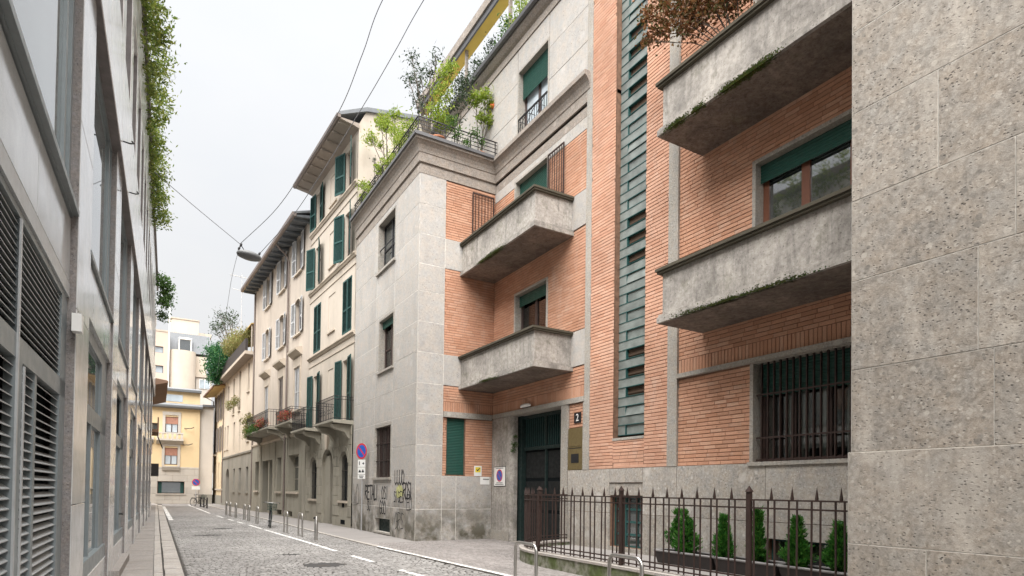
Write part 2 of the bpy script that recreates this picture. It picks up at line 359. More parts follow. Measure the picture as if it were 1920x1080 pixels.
# left building
def m_polished(name, base, rough):
    t = NT(name); c = t.mix(t.ramp(t.noise(2.4, 6, .7, dist=.6), .3, .7), tuple(x*.80 for x in base), tuple(x*1.14 for x in base))
    c = t.mix(t.math('MULTIPLY', t.ramp(t.noise(.9, 4, .6, (1, 1, .3)), .52, .7), .35), c, tuple(x*.6 for x in base))
    c = t.mix(t.ramp(t.noise(120, 2), .3, .7), t.mix(.12, c, (0, 0, 0)), c); t.bump(t.noise(1.7, 3), .03, .03)
    return t.fin(c, t.ramp(t.noise(3, 4), .3, .7, rough*.7, rough*1.5), 0, .6)
MT['pol'] = m_polished('polished_grey_stone', (.60, .61, .61), .11)
MT['pol_hi'] = m_polished('pale_cladding', (.82, .82, .81), .14)
MT['granite'] = m_ceppo('rough_granite_edge', (.235, .22, .22), 2.2, 0, 1.)
MT['mauve'] = m_plain('mauve_brown_reveal', (.20, .18, .175), .8, var=.2)
MT['frame'] = m_metal('blue_grey_frame', (.23, .26, .27), .35, .2, .2); MT['frame_l'] = m_metal('light_grey_frame', (.50, .515, .52), .35, .3, .2)
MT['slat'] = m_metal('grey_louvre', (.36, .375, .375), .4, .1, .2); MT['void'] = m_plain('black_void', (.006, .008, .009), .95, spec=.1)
# ground
def m_sett(name, cols):
    t = NT(name); g = t.n('ShaderNodeNewGeometry'); oi = t.n('ShaderNodeObjectInfo')
    r = t.math('FRACT', t.math('ADD', g.outputs['Random Per Island'], t.math('MULTIPLY', oi.outputs['Random'], 5.3)))
    c = t.mix(r, cols[0], cols[1]); c = t.mix(t.ramp(t.noise(.35, 5, .6), .36, .62), t.mix(.34, c, (.06, .055, .05)), c)
    c = t.mix(t.ramp(t.noise(40, 3), .3, .7), t.mix(.25, c, (.03, .03, .03)), c); t.bump(t.noise(45, 4), .4, .006)
    return t.fin(c, t.ramp(t.noise(.6, 4), .3, .7, .5, .8), 0, .4)
MT['sett'] = m_sett('grey_sett', [(.25, .235, .22), (.40, .38, .36)]); MT['sett_p'] = m_sett('pinkish_sett', [(.24, .215, .20), (.36, .325, .305)])
MT['jointdirt'] = m_plain('sett_joint_dirt', (.07, .062, .055), .95, var=.3, scale=5)
def m_farroad():
    t = NT('far_setts'); c = t.voro(7.5, out='Color'); sp = t.n('ShaderNodeSeparateColor'); t.l(c, sp.inputs[0])
    k = t.mix(sp.outputs[0], (.20, .19, .18), (.36, .34, .325)); k = t.mix(t.ramp(t.noise(.35, 5), .35, .68), t.mix(.25, k, (.06, .055, .05)), k)
    d = t.voro(7.5, 'DISTANCE_TO_EDGE'); k = t.mix(t.ramp(d, .02, .07), (.07, .06, .055), k); t.bump(t.ramp(d, .0, .12), .5, .01)
    return t.fin(k, .7, 0, .4)
MT['farroad'] = m_farroad()
MT['asphalt'] = m_plaster('worn_asphalt', (.28, .26, .245), .35); MT['patch'] = m_plaster('dark_asphalt_patch', (.075, .072, .07), .3)
MT['kerb'] = m_ceppo('granite_kerb', (.44, .415, .39), 2.5, 0, .3); MT['flag'] = m_ceppo('grey_flagstone', (.30, .28, .265), 2.5, 0, .3)
MT['ground'] = m_plaster('dull_ground', (.2, .19, .175), .3); MT['soil'] = m_plain('dark_soil', (.05, .04, .03), .95)
def m_paint():
    t = NT('worn_white_paint'); n = t.math('MULTIPLY', t.ramp(t.noise(3.2, 6, .7), .70, .52), t.ramp(t.noise(28, 4, .7), .70, .50))
    t.fin((.80, .78, .75), .7); tr = t.n('ShaderNodeBsdfTransparent'); ms = t.n('ShaderNodeMixShader'); t.l(n, ms.inputs[0]); t.l(tr.outputs[0], ms.inputs[1]); t.l(t.b.outputs[0], ms.inputs[2]); t.l(ms.outputs[0], t.o.inputs[0]); return t.m
MT['paint'] = m_paint()
def m_mossy(): 
    t = NT('mossy_low_wall'); c = t.mix(t.ramp(t.noise(2.2, 5), .38, .62), (.33, .31, .27), (.10, .13, .04)); c = t.mix(t.ramp(t.noise(9, 5), .4, .7), c, (.07, .08, .03)); t.bump(t.noise(30, 4), .4, .01); return t.fin(c, .9)
MT['mossy'] = m_mossy()
# foliage
MT['lf_mid'] = m_leaf('leaf_mid_green', [(.03, .075, .012), (.06, .13, .02), (.09, .17, .03)])
MT['lf_yel'] = m_leaf('leaf_yellow_green', [(.14, .22, .02), (.24, .32, .04), (.32, .36, .05)], .45)
MT['lf_dark'] = m_leaf('leaf_dark', [(.014, .03, .012), (.03, .055, .02), (.045, .07, .03)], .2)
MT['lf_con'] = m_leaf('conifer_needles', [(.014, .075, .01), (.03, .14, .016), (.06, .22, .03), (.10, .20, .03)], .3)
MT['lf_brown'] = m_leaf('beech_brown', [(.10, .035, .012), (.19, .075, .025), (.27, .13, .05), (.13, .10, .03), (.06, .08, .02)], .3)
MT['lf_ivy'] = m_leaf('leaf_creeper', [(.07, .125, .015), (.14, .20, .03), (.26, .28, .06), (.05, .085, .015)], .4)
MT['lf_blue'] = m_leaf('leaf_deep_green', [(.008, .06, .02), (.015, .10, .03), (.05, .15, .03)], .25)
MT['lf_dry'] = m_leaf('dry_grass', [(.20, .16, .05), (.16, .19, .04), (.28, .20, .08)], .3)
MT['lf_red'] = m_leaf('red_flowers', [(.38, .05, .04), (.30, .09, .06), (.10, .12, .03)], .2)
MT['bark'] = m_plain('bark', (.075, .06, .045), .9, var=.3); MT['terracotta'] = m_plain('terracotta', (.42, .17, .09), .85, var=.2); MT['orange'] = m_plain('orange_fruit', (.75, .16, .04), .5)
MT['trough'] = m_plain('dark_trough', (.035, .028, .026), .6); MT['trough_rim'] = m_plain('grey_trough_rim', (.22, .21, .205), .6); MT['lamp'] = m_plain('lamp_grey', (.12, .12, .12), .5, spec=.5); MT['rubber'] = m_plain('rubber', (.02, .02, .02), .8)
MT['wire'] = m_plain('grey_cable', (.16, .16, .165), .7); MT['basket'] = m_metal('dark_green_basket', (.015, .05, .035), .5, .1, .3); MT['chrome'] = m_metal('bike_metal', (.4, .4, .4), .35, .8, .3)

# ================================================================== GROUND
def lerp_tab(tab, y):
    if y <= tab[0][0]: return tab[0][1]
    for (a, b), (c, d) in zip(tab, tab[1:]):
        if y <= c: return b + (d-b)*(y-a)/(c-a)
    return tab[-1][1]
KR = [(-6, 6.0), (0, 5.9), (9.9, 5.62), (15.9, 5.28), (20, 5.12), (25, 4.98), (34, 4.75), (45, 4.3), (60, 3.75), (75, 3.2)]     # right kerb
WL = [(-6, 4.5), (9, 4.33), (10.5, 4.26), (15.6, 4.0), (18.3, 3.9), (24, 3.62), (28, 3.45), (34, 3.1), (41, 2.85), (64, 2.45)]   # parking line
kr = lambda y: lerp_tab(KR, y); wl = lambda y: lerp_tab(WL, y)
g = MB(); g.quad((-150,-80,-.06), (150,-80,-.06), (150,320,-.06), (-150,320,-.06)); o = g.build('ground', MT['ground'], kind='structure')
YS = [-6+3*i for i in range(28)]
def strip(mb, fa, fb, ys, z): 
    for a, b in zip(ys, ys[1:]): mb.quad((fa(a),a,z), (fb(a),a,z), (fb(b),b,z), (fa(b),b,z))
    return mb
road = strip(MB(), lambda y: .15, kr, YS, -.018).build('road', MT['jointdirt'], kind='structure')
NEAR = 36.0
far = strip(MB(), lambda y: .5, lambda y: kr(y), [NEAR+3*i for i in range(14)], -.004); far.build('far_setts', MT['farroad'], road, kind='stuff')
def sett_shape(mb, x, y, lx, ly, rot, z, t=.022):
    c, s_ = math.cos(rot), math.sin(rot); v = []
    for k, (hz, q) in enumerate(((-t, 1), (-.006, 1), (0, .80))):
        for a, b in ((-1,-1), (1,-1), (1,1), (-1,1)):
            px, py = a*lx/2*q, b*ly/2*q; v.append((x+px*c-py*s_, y+px*s_+py*c, z+hz))
    mb.add(v, [(0,1,5,4), (1,2,6,5), (2,3,7,6), (3,0,4,7), (4,5,9,8), (5,6,10,9), (6,7,11,10), (7,4,8,11), (8,9,10,11)])
PATCH = [(3.08, 13.0, .42, .42), (2.78, 15.35, .30, .16), (1.55, 22.5, .5, .3), (2.3, 26, .4, .35)]
def in_patch(x, y): return any(((x-a)/c)**2 + ((y-b)/d)**2 < 1 for a, b, c, d in PATCH)
setts = []; pitch_y = .108; row = 0; y = 6.5
while y < NEAR+.3:
    x = .52 + (row % 2)*.055; xr = kr(y)
    while x < xr-.02:
        lx = rnd.uniform(.095, .125); cx = x+lx/2
        t = ((cx-.5) % 1.25)/1.25*2-1
        yy = y + .30*(1-t*t) + rnd.uniform(-.008, .008)
        if yy < NEAR and not in_patch(cx, yy): setts.append((cx, yy, lx-.014, rnd.uniform(.086, .097), -.48*t*1.0+rnd.uniform(-.05, .05), rnd.uniform(-.007, .004)))
        x += lx
    row += 1; y += pitch_y
def in_view(p):
    d = Vector(p)-Vector((0, 0, 1.6)); wv = d.dot(fw)
    if wv < .3: return None
    u = 960+1133.22*d.dot(rr)/wv; v = 900.19-1133.22*d.dot(uu)/wv
    return (u, v, wv) if 0 < u < 1920 and 0 < v < 1076 else None
vis = sorted([(q[2], i) for i, s_ in enumerate(setts) for q in [in_view((s_[0], s_[1], 0))] if q])[:290]
near_ids = {i for _, i in vis}
unit = MB(); sett_shape(unit, 0, 0, .098, .092, 0, 0); unit_me = unit.mesh('sett', MT['sett'])
mbs = MB()
for i, s_ in enumerate(setts):
    if i in near_ids:
        o = bpy.data.objects.new('sett', unit_me); COL.objects.link(o); o.parent = road
        o.location = (s_[0], s_[1], s_[5]); o.rotation_euler = (rnd.uniform(-.03, .03), rnd.uniform(-.03, .03), s_[4]); o.scale = (s_[2]/.098, s_[3]/.092, 1)
    else: sett_shape(mbs, *s_)
mbs.build('setts', MT['sett'], road, kind='stuff')
for a, b, c, d in PATCH:
    p = MB(); n = 22; ring = [(a+c*1.0*math.cos(6.283*k/n)*rnd.uniform(.86, 1.06), b+d*math.sin(6.283*k/n)*rnd.uniform(.86, 1.06), -.010) for k in range(n)]
    p.add(ring+[(a, b, -.022)], [(k, (k+1) % n, n) for k in range(n)], True); p.build('repair_patch', MT['patch'], road)
# white paint
def ribbon(name, f, y0, y1, wd, z=.007):
    n = max(2, int((y1-y0)/.6)); ys = [y0+(y1-y0)*i/n for i in range(n+1)]; m = MB()
    for a, b in zip(ys, ys[1:]): m.quad((f(a)-wd/2, a, z), (f(a)+wd/2, a, z), (f(b)+wd/2, b, z), (f(b)-wd/2, b, z))
    return m.build(name, MT['paint'], road)
for a, b in ((9.4, 11.5), (13.0, 14.4), (15.6, 24.6), (25.2, 28.0), (29.3, 30.6), (31.8, 33.2), (35, 37.5), (41, 52), (53, 61)): ribbon('painted_line', wl, a, b, .125)
ribbon('painted_line', lambda y: kr(y)+.02, 8.5, 16.2, .11, .034)
ribbon('painted_line', lambda y: .78-.004*y, 33, 56, .2)
# left kerb, gutter and pavement
lp = MB(); strip(lp, lambda y: -.85, lambda y: -.012, YS, .055); lp.quad((-.012,-6,.055), (-.012,-6,-.03), (-.012,75,-.03), (-.012,75,.055))
pl = lp.build('pavement_left', MT['asphalt'], kind='structure')
y = 4.0
while y < 60:
    L = rnd.uniform(.85, 1.25) if y < 34 else 2.4
    MB().box(-.005+rnd.uniform(-.004, .004), .135, y, y+L-.012, -.05, .062+rnd.uniform(-.004, .004)).build('kerb_stone', MT['kerb'], pl); y += L
y = 4.0
while y < 60:
    L = rnd.uniform(.5, .8) if y < 34 else 2.0
    MB().box(.175+rnd.uniform(-.006, .006), .47, y, y+L-.014, -.05, .006+rnd.uniform(-.004, .006)).build('gutter_stone', MT['kerb'], road); y += L
y = 4.4
while y < 30:
    L = rnd.uniform(.4, .62); MB().box(-.60, -.02, y, y+L-.012, .03, .062+rnd.uniform(-.003, .004)).build('flagstone', MT['flag'], pl); y += L
# right kerb and pavement
rp = strip(MB(), lambda y: kr(y)+.14, lambda y: 12.5, YS, .018).build('pavement_right', MT['asphalt'], kind='structure')
y = 3.0
while y < 60:
    L = rnd.uniform(.9, 1.3) if y < 36 else 2.4
    m = MB(); a, b = kr(y), kr(y+L); m.add([(a,y,-.05),(a+.135,y,-.05),(b+.135,y+L-.012,-.05),(b,y+L-.012,-.05),(a,y,.026),(a+.135,y,.026),(b+.135,y+L-.012,.026),(b,y+L-.012,.026)],
        [(0,3,2,1),(4,5,6,7),(0,1,5,4),(1,2,6,5),(2,3,7,6),(3,0,4,7)]); m.build('kerb_stone', MT['kerb'], rp); y += L
# driveway setts in front of the gate
dw = MB(); cnt = 0; y = 7.6; row = 0
FCX, FCY, FR_ = 9.55, 10.72, 2.48          # centre and radius of the curved fence end
while y < 17.35:
    x = kr(y)+.2+(row % 2)*.05
    while x < 10.2:
        lx = rnd.uniform(.09, .115); cx = x+lx/2; t = ((cx-5.5) % 1.1)/1.1*2-1; yy = y+.26*(1-t*t)
        ok = (cx < 6.98 if yy < FCY else math.hypot(cx-FCX, yy-FCY) > FR_+.16) and yy < 17.4 and (cx < 9.5 or 13.6 < yy < 16.2)
        if ok: sett_shape(dw, cx, yy, lx-.014, .084, -.45*t, rnd.uniform(.020, .028))
        x += lx
    row += 1; y += .098
dw.build('driveway_setts', MT['sett_p'], rp, kind='stuff')

# ================================================================== BUILDING No. 2
XM, XW, Y0, YN = 9.55, 6.87, 17.52, 4.12
FM = (Vector((XM,0,0)), Vector((0,1,0)), Vector((-1,0,0)))     # main facade: u = Y, outward = -X
FW = (Vector((XW,0,0)), Vector((0,1,0)), Vector((-1,0,0)))     # wing fronts
FR = (Vector((0,Y0,0)), Vector((1,0,0)), Vector((0,-1,0)))     # far wing return: u = X, outward = -Y
B2 = thing('apartment_building', 'brick and grey stone apartment block with balconies and tall slotted stair window', 'building', (9.55, 12, 0))

BR = {'main': [], 'ret': [], 'pil': []}
def bricks(key, fr, u0, u1, z0, z1, holes=(), o=0., L=.285, H=.067, j=.0135, jv=.006):
    n = max(1, round((z1-z0)/(H+j))); hh = (z1-z0)/n
    for i in range(n):
        a = z0+i*hh+j/2; b = z0+(i+1)*hh-j/2; zc = (a+b)/2
        iv = [(u0, u1)]
        for h in holes:
            if h[2] < zc < h[3]:
                iv = [q for s_, e in iv for q in ((s_, min(e, h[0])), (max(s_, h[1]), e)) if q[1]-q[0] > .02]
        off = ((i*.37) % 1)*(L+jv) if i % 2 else ((i*.11) % 1)*(L+jv)
        for s_, e in iv:
            k = math.floor((s_-off)/(L+jv))
            while True:
                p = off+k*(L+jv); q = p+L; k += 1
                if p >= e: break
                p2, q2 = max(p, s_), min(q, e)
                if q2-p2 > .03: BR[key].append((fr, p2, q2, a, b, o))
def soldiers(key, fr, u0, u1, z0, z1, o=0., wd=.0705, j=.0105):
    n = max(1, round((u1-u0)/(wd+j))); w_ = (u1-u0)/n
    for i in range(n): BR[key].append((fr, u0+i*w_+j/2, u0+(i+1)*w_-j/2, z0+.004, z1-.006, o))

# --- openings on the main facade (u0,u1,z0,z1)
GATE = (13.53, 16.23, .02, 3.95); W0 = (4.75, 7.40, 2.19, 4.03)
W1N = (4.75, 7.37, 5.0, 7.77); W1F = (14.37, 16.13, 5.0, 7.68); W2F = (14.39, 16.19, 8.7, 11.25)
STAIR = (10.28, 11.37, 2.90, 16.6); W2N = (4.75, 7.37, 8.7, 11.4); W3 = (14.41, 16.08, 12.66, 14.68)
mw = MB(FM)
mw.wall(YN-.3, Y0+.3, 0, 11.42, [(13.36, 16.6, -.01, 3.99), W0, W1N, W1F, W2F, (10.28, 11.37, 2.90, 11.5), W2N, (10.30, 11.48, .3, 1.52), (5.2, 7.1, .25, .80)], 0, .32)
mw.wall(YN-.3, 12.5, 11.42, 17.2, [(10.28, 11.37, 11.40, 16.6)], 0, .32); mw.wall(12.5, 24.4, 11.42, 15.9, [W3], 0, .32)
main_wall = mw.build('wall', MT['joint'], B2)
# bricks on the main facade, outward offset .012
HB = [GATE, W0, W1N, W1F, W2F, W2N]
O_ = .012
bricks('main', FM, 5.0, 9.27, 4.42, 11.3, [(4.75-.06, 7.43, 5, 7.83), (4.7, 7.43, 8.7, 11.4)], O_)
soldiers('main', FM, 5.0, 9.27, 4.12, 4.42, O_)
bricks('main', FM, 7.46, 9.27, 2.17, 4.0, [], O_)
bricks('main', FM, 12.5, Y0, 4.40, 4.90, [], O_); soldiers('main', FM, 12.5, Y0, 4.09, 4.40, O_)
bricks('main', FM, 12.5, Y0, 5.88, 8.58, [(14.31, 16.19, 5, 7.74)], O_)
bricks('main', FM, 12.5, Y0, 9.55, 11.12, [(14.33, 16.25, 8, 11.3)], O_)
bricks('main', FM, 12.5, 13.2, 3.30, 3.93, [], O_)
# stair pilasters stand 3 cm proud
OP = .045
pb = MB(FM); pb.box(11.37, 12.28, 0.01, OP-.012, 2.17, 17.3).box(9.55, 10.28, .01, OP-.012, 2.17, 17.3).box(10.28, 11.37, .01, OP-.012, 2.17, 2.88)
pb.build('pilaster_core', MT['joint'], B2)
bricks('pil', FM, 11.37, 12.28, 2.17, 17.0, [], OP)
bricks('pil', FM, 9.55, 10.28, 2.17, 17.0, [], OP)
bricks('pil', FM, 10.28, 11.37, 2.17, 2.86, [(10.30, 11.52, 2.22, 2.56)], OP)
bricks('pil', FM, 10.30, 11.37, 2.22, 2.56, [], OP-.008)
FJ = (Vector((XM, 11.37, 0)), Vector((1,0,0)), Vector((0,-1,0))); bricks('pil', FJ, -.04, .14, 2.9, 16.6, [], .010, L=.09)
# return face of far wing
rw = MB(FR); rw.wall(XW+.02, XM, 0, 12.3, [(7.90, 8.54, 2.09, 3.9)], -.012, .14); ret_wall = rw.build('return_wall', MT['joint'], B2)
bricks('ret', FR, 7.76, XM-.01, 2.05, 3.9, [(7.88, 8.56, 2.0, 4)], 0); bricks('ret', FR, 7.76, XM-.01, 4.40, 4.90, [], 0); soldiers('ret', FR, 7.76, XM-.01, 4.09, 4.40, 0)
bricks('ret', FR, 7.76, XM-.01, 5.88, 8.62, [], 0); bricks('ret', FR, 7.76, XM-.01, 9.58, 11.42, [], 0)
# the 300 bricks that show largest become single objects
def brick_vis(b):
    fr, p, q, a, c, o = b
    if q-p < .28 or c-a > .1: return None
    yy, z = (p+q)/2, (a+c)/2
    if yy*XW/XM < YN+.12: return None
    zb = 1.6+(z-1.6)*8.27/XM
    if yy*8.27/XM < 8.62 and (4.8 < zb < 5.95 or 8.42 < zb < 9.65): return None
    v = in_view((XM, yy, z)); return v[2] if v else None
cand = sorted([(d, i) for i, b in enumerate(BR['main']) for d in [brick_vis(b)] if d])[:290]
sel = {i for _, i in cand}
ub = MB(FM); ub.fr = (Vector((0,0,0)), FM[1], FM[2]); ub.slab(-.1425, .1425, -.015, 0, -.0335, .0335, .004); ub_me = ub.mesh('brick', MT['brick'])
for key, par, mat in (('main', main_wall, 'brick'), ('ret', ret_wall, 'brick'), ('pil', None, 'brick_pil')):
    mb = MB(FM if key != 'ret' else FR)
    for i, (fr, p, q, a, c, o) in enumerate(BR[key]):
        oo = o+rnd.uniform(-.003, .003)
        if key == 'main' and i in sel:
            ob = bpy.data.objects.new('brick', ub_me); COL.objects.link(ob); ob.parent = par
            ob.location = (XM-oo, (p+q)/2, (a+c)/2); ob.scale = (1, (q-p)/.285, (c-a)/.067)
        else: mb.slab(p, q, o-.016, oo, a, c, .004)
    mb.build('brickwork', MT[mat], par if par else B2, kind='stuff')

# --- stone slabs
def slabs(par, fr, rects, mat, o0, o1, gap=.012, mortar=False):
    if mortar:
        mm = MB(fr)
        for (a, b, c, d) in rects: mm.quad((a,o1-.004,c),(a,o1-.004,d),(b,o1-.004,d),(b,o1-.004,c))
        if rects: mm.build('mortar', MT['mortar_pale' if mat == 'ceppo' else 'mortar_wing'], par, kind='stuff')
    for (a, b, c, d) in rects: MB(fr).slab(a+gap/2, b-gap/2, o0, o1+rnd.uniform(-.002, .002), c+gap/2, d-gap/2, .003).build('stone_slab', MT[mat], par)
ZC = [.0, 1.0, 2.05, 3.0, 3.97, 4.92, 5.88, 6.83, 7.78, 8.63, 9.57, 10.5, 11.45]
WW0, WW1, WW2, WB = (19.82, 21.55, 2.02, 3.83), (19.74, 21.25, 5.80, 7.66), (19.70, 21.50, 9.47, 11.25), (19.80, 21.44, .11, .58)
fwm = MB(FW); fwm.wall(Y0, 24.4, 0, 11.45, [WW0, WW1, WW2, WB], -.006, .25)
wing_wall = fwm.build('wing_wall', MT['mortar_pale'], B2)
cols = [(Y0, 19.66), (19.66, 21.64), (21.64, 24.4)]
def cut(rect, holes):
    out = [rect]
    for h in holes:
        nx = []
        for a, b, c, d in out:
            if h[1] <= a or h[0] >= b or h[3] <= c or h[2] >= d: nx.append((a, b, c, d)); continue
            if h[0]-a > .03: nx.append((a, h[0], c, d))
            if b-h[1] > .03: nx.append((h[1], b, c, d))
            x, y2 = max(a, h[0]), min(b, h[1])
            if h[2]-c > .03: nx.append((x, y2, c, h[2]))
            if d-h[3] > .03: nx.append((x, y2, h[3], d))
        out = nx
    return out
def grow(h, m=.05): return (h[0]-m, h[1]+m, h[2]-m, h[3]+m)
holes = [grow(WW0, .07), grow(WW1, .06), grow(WW2, .05), WB]
for c, d in zip(ZC, ZC[1:]):
    for a, b in cols:
        slabs(wing_wall, FW, cut((a, b, c, d), holes), 'ceppo_wing', -.03, .012, .018, True)
slabs(ret_wall, FR, [(XW+.001, 7.75, c, d) for c, d in zip(ZC, ZC[1:])], 'ceppo_wing', -.03, .012, .018, True)
slabs(ret_wall, FR, [(7.75, 8.6, 4.92, 5.88), (7.75, 8.6, 8.63, 9.57), (7.75, 8.24, 0, 1.0), (8.24, XM-.03, 0, 1.0), (7.75, 8.24, 1.0, 2.05), (8.24, XM-.03, 1.0, 2.05)], 'ceppo_wing', -.03, .014, .016, True)
# near wing: a solid block of large slabs
YNW = 3.985
nwb = MB(); nwb.box(XW+.004, XM+4, -8, YNW-.004, 0, 15.0); near_wall = nwb.build('near_wing_wall', MT['mortar_pale'], B2)
zj = [0, .02, 1.05, 2.09, 3.03, 4.05, 4.98, 6.0, 6.95, 7.95, 8.95, 9.95]
for i, (c, d) in enumerate(zip(zj, zj[1:])):
    js = [YNW, [2.35, 3.2, 1.15, 2.62, 2.75, 2.45, 3.1, 1.6, 2.9, 1.9, 2.6][i], [.5, 1.0, -.6, .9, .1, .6, -.4, .3, .9, -.2, .7][i], -2.4, -5]
    ex = .035 if d < 2.2 else .012
    for b, a in zip(js, js[1:]): slabs(near_wall, FW, [(a, b+(.035 if d < 2.2 and b == js[0] else .012 if b == js[0] else 0), c, d)], 'ceppo', -.03, ex, .010, True)
# plinth slabs of the main facade
BASEW = [(10.30, 11.48, .3, 1.83), (5.2, 7.1, .25, .80)]
for a, b in ((4.2, 7.1), (7.1, 9.27), (9.27, 10.9), (10.9, 13.2)):
    for c, d in ((0, 1.1), (1.1, 2.17)):
        slabs(main_wall, FM, cut((a, b, c, d), BASEW), 'ceppo_plinth', 0, .05, .010)
MB(FM).slab(10.30, 11.48, 0, .02, 1.53, 1.82).build('stone_slab', MT['ceppo_plinth'], main_wall)
# stone strips, bands, lintels, cornices
tr = lambda *a: MB(FM).box(*a)
tr(12.28, 12.50, 0, .06, 2.17, 17.2).build('stone_strip', MT['trim'], B2); tr(9.27, 9.55, 0, .06, 2.17, 17.2).build('stone_strip', MT['trim'], B2)
tr(12.5, Y0-.09, -.62, .07, 3.95, 4.085).build('lintel_band', MT['trim'], B2); tr(4.2, 9.27, -.3, .10, 4.03, 4.12).build('lintel_band', MT['trim'], B2)
MB(FR).box(7.76, XM-.071, -.3, .07, 3.91, 4.085).build('lintel_band', MT['trim'], B2)
slabs(main_wall, FM, [(12.5, 13.3, 4.92, 5.86), (12.5, 13.3, 8.6, 9.53), (8.3, 9.27, 4.45, 4.7)][:2], 'ceppo_wing', 0, .03)
tr(13.22, 13.53, -.6, .055, 0, 3.945).build('gate_jamb', MT['trim'], B2)
tr(12.5, 12.56, 0, .05, 2.17, 3.95).build('stone_strip', MT['trim'], B2)
# concrete pier left of the gate, rounded into the opening
n = 8; poly = [(Y0-.03, 0), (Y0-.03, .03)] + [(16.23+.16-.16*math.sin(k/n*1.57), .03-.16+.16*math.cos(k/n*1.57)) for k in range(n+1)] + [(16.23, -.2), (16.5, -.2)]
MB(FM).prism(poly[::-1], 0.0, 3.94, 'z').build('gate_pier', MT['concrete'], B2)
MB(FM).box(16.32, Y0-.03, .03, .06, 0, .33).build('pier_foot', MT['trim'], B2)
prof = [(0,0), (.02,0), (.02,.25), (-.03,.26), (-.03,.33), (.055,.34), (.055,.62), (.075,.63), (.09,.72), (.13,.82), (.20,.90), (.25,.93), (.25,1.05), (0,1.05)]
m = MB(); n = len(prof)
for f in (lambda p: (XW-p, 24.4), lambda p: (XW-p, Y0-p), lambda p: (XM-p, Y0-p), lambda p: (XM-p, 12.36)): m.v += [Vector((*f(p), 11.45+q)) for p, q in prof]
m.f = [[i*n+k, i*n+(k+1) % n, (i+1)*n+(k+1) % n, (i+1)*n+k] for i in range(3) for k in range(n)]+[list(range(3*n, 4*n))]; m.sm = [False]*len(m.f); m.build('cornice', MT['cornice'], B2)
slabs(main_wall, FM, cut((12.5, Y0, 11.12, 11.45), [W2F]), 'ceppo_wing', 0, .02)
# upper stone storey and roof edge
um = []
for c, d in ((12.5, 13.45), (13.45, 14.4), (14.4, 15.42)):
    for a, b in ((12.5, 14.36), (14.36, 16.13), (16.13, 18.6), (18.6, 21.3), (21.3, 24.4)): um += cut((a, b, c, d), [grow(W3, .04)])
slabs(main_wall, FM, um, 'ceppo_wing', 0, .02)
MB(FM).prism([(0,15.42),(.05,15.42),(.05,15.62),(.02,15.66),(.02,15.70),(.1,15.75),(.2,15.86),(.2,15.94),(0,15.94)], 12.36, 24.4, 'u').build('roof_cornice', MT['cornice'], B2)
MB(FM).prism([(.18,15.95),(.26,15.92),(.33,15.95),(.35,16.05),(.18,16.05)], 12.36, 24.4, 'u').build('roof_gutter', MT['gutter_dk'], B2)
MB(FM).box(12.36, 24.4, -6, .17, 15.95, 16.0).build('flat_roof', MT['zinc'], B2)
MB().box(XW, XM, Y0, 24.4, 12.35, 12.49).build('terrace_floor', MT['zinc'], B2)
MB(FW).box(Y0-.3, 24.4, .265, .31, 12.45, 12.55).box(Y0-.31, Y0-.27, -2.7, .31, 12.45, 12.55).build('terrace_gutter', MT['gutter_dk'], B2)
MB().box(XW+.3, XM+6, Y0+.3, 24.38, 0, 12.3).build('inner_core', MT['void'], B2)

# --- windows of building 2
def roller(par, fr, u0, u1, z0, z1, o, mat='green_roll'):
    m = MB(fr); n = max(1, int((z1-z0)/.05)); h = (z1-z0)/n
    for i in range(n): m.add([(u0,o,z0+i*h),(u1,o,z0+i*h),(u1,o+.012,z0+i*h+h*.45),(u0,o+.012,z0+i*h+h*.45),(u1,o+.002,z0+(i+1)*h),(u0,o+.002,z0+(i+1)*h)], [(0,1,2,3),(3,2,4,5)])
    return m.build('roller_shutter', MT[mat], par)
def sash(par_root, fr, u0, u1, z0, z1, o, n, mat, pane='glass', bar=.07, name='window', mids=()):
    m = MB(fr); m.box(u0,u1,o-.06,o,z0,z0+bar).box(u0,u1,o-.06,o,z1-bar,z1).box(u0,u0+bar,o-.06,o,z0+bar,z1-bar).box(u1-bar,u1,o-.06,o,z0+bar,z1-bar)
    for i in range(1, n): c = u0+(u1-u0)*i/n; m.box(c-bar*.6,c+bar*.6,o-.055,o+.004,z0+bar,z1-bar)
    for q in mids: m.box(u0+bar,u1-bar,o-.05,o-.004,q-.025,q+.025)
    w_ = m.build(name, MT[mat], par_root)
    for i in range(n):
        a, b = u0+(u1-u0)*i/n+bar*.5, u0+(u1-u0)*(i+1)/n-bar*.5
        MB(fr).box(a, b, o-.04, o-.03, z0+bar*.9, z1-bar*.9).build('pane', MT[pane], w_)
    return w_
def surround(fr, h, o, t=.06, wdt=.05, mat='trim', par=B2):
    a, b, c, d = h; m = MB(fr)
    m.box(a-t,a+.012,-.3,o,c,d+t).box(b-.012,b+t,-.3,o,c,d+t).box(a+.012,b-.012,-.3,o,d-.012,d+t); return m.build('window_surround', MT[mat], par)
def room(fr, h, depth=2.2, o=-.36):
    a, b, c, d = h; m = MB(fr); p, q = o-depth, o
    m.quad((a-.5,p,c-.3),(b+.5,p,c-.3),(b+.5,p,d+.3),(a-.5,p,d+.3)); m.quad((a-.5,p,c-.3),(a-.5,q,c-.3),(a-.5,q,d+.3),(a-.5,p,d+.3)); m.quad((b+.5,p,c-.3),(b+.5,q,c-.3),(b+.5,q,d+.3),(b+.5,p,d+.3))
    m.quad((a-.5,p,d+.3),(b+.5,p,d+.3),(b+.5,q,d+.3),(a-.5,q,d+.3)); m.quad((a-.5,p,c-.3),(b+.5,p,c-.3),(b+.5,q,c-.3),(a-.5,q,c-.3)); return m.build('room', MT['room'], B2)
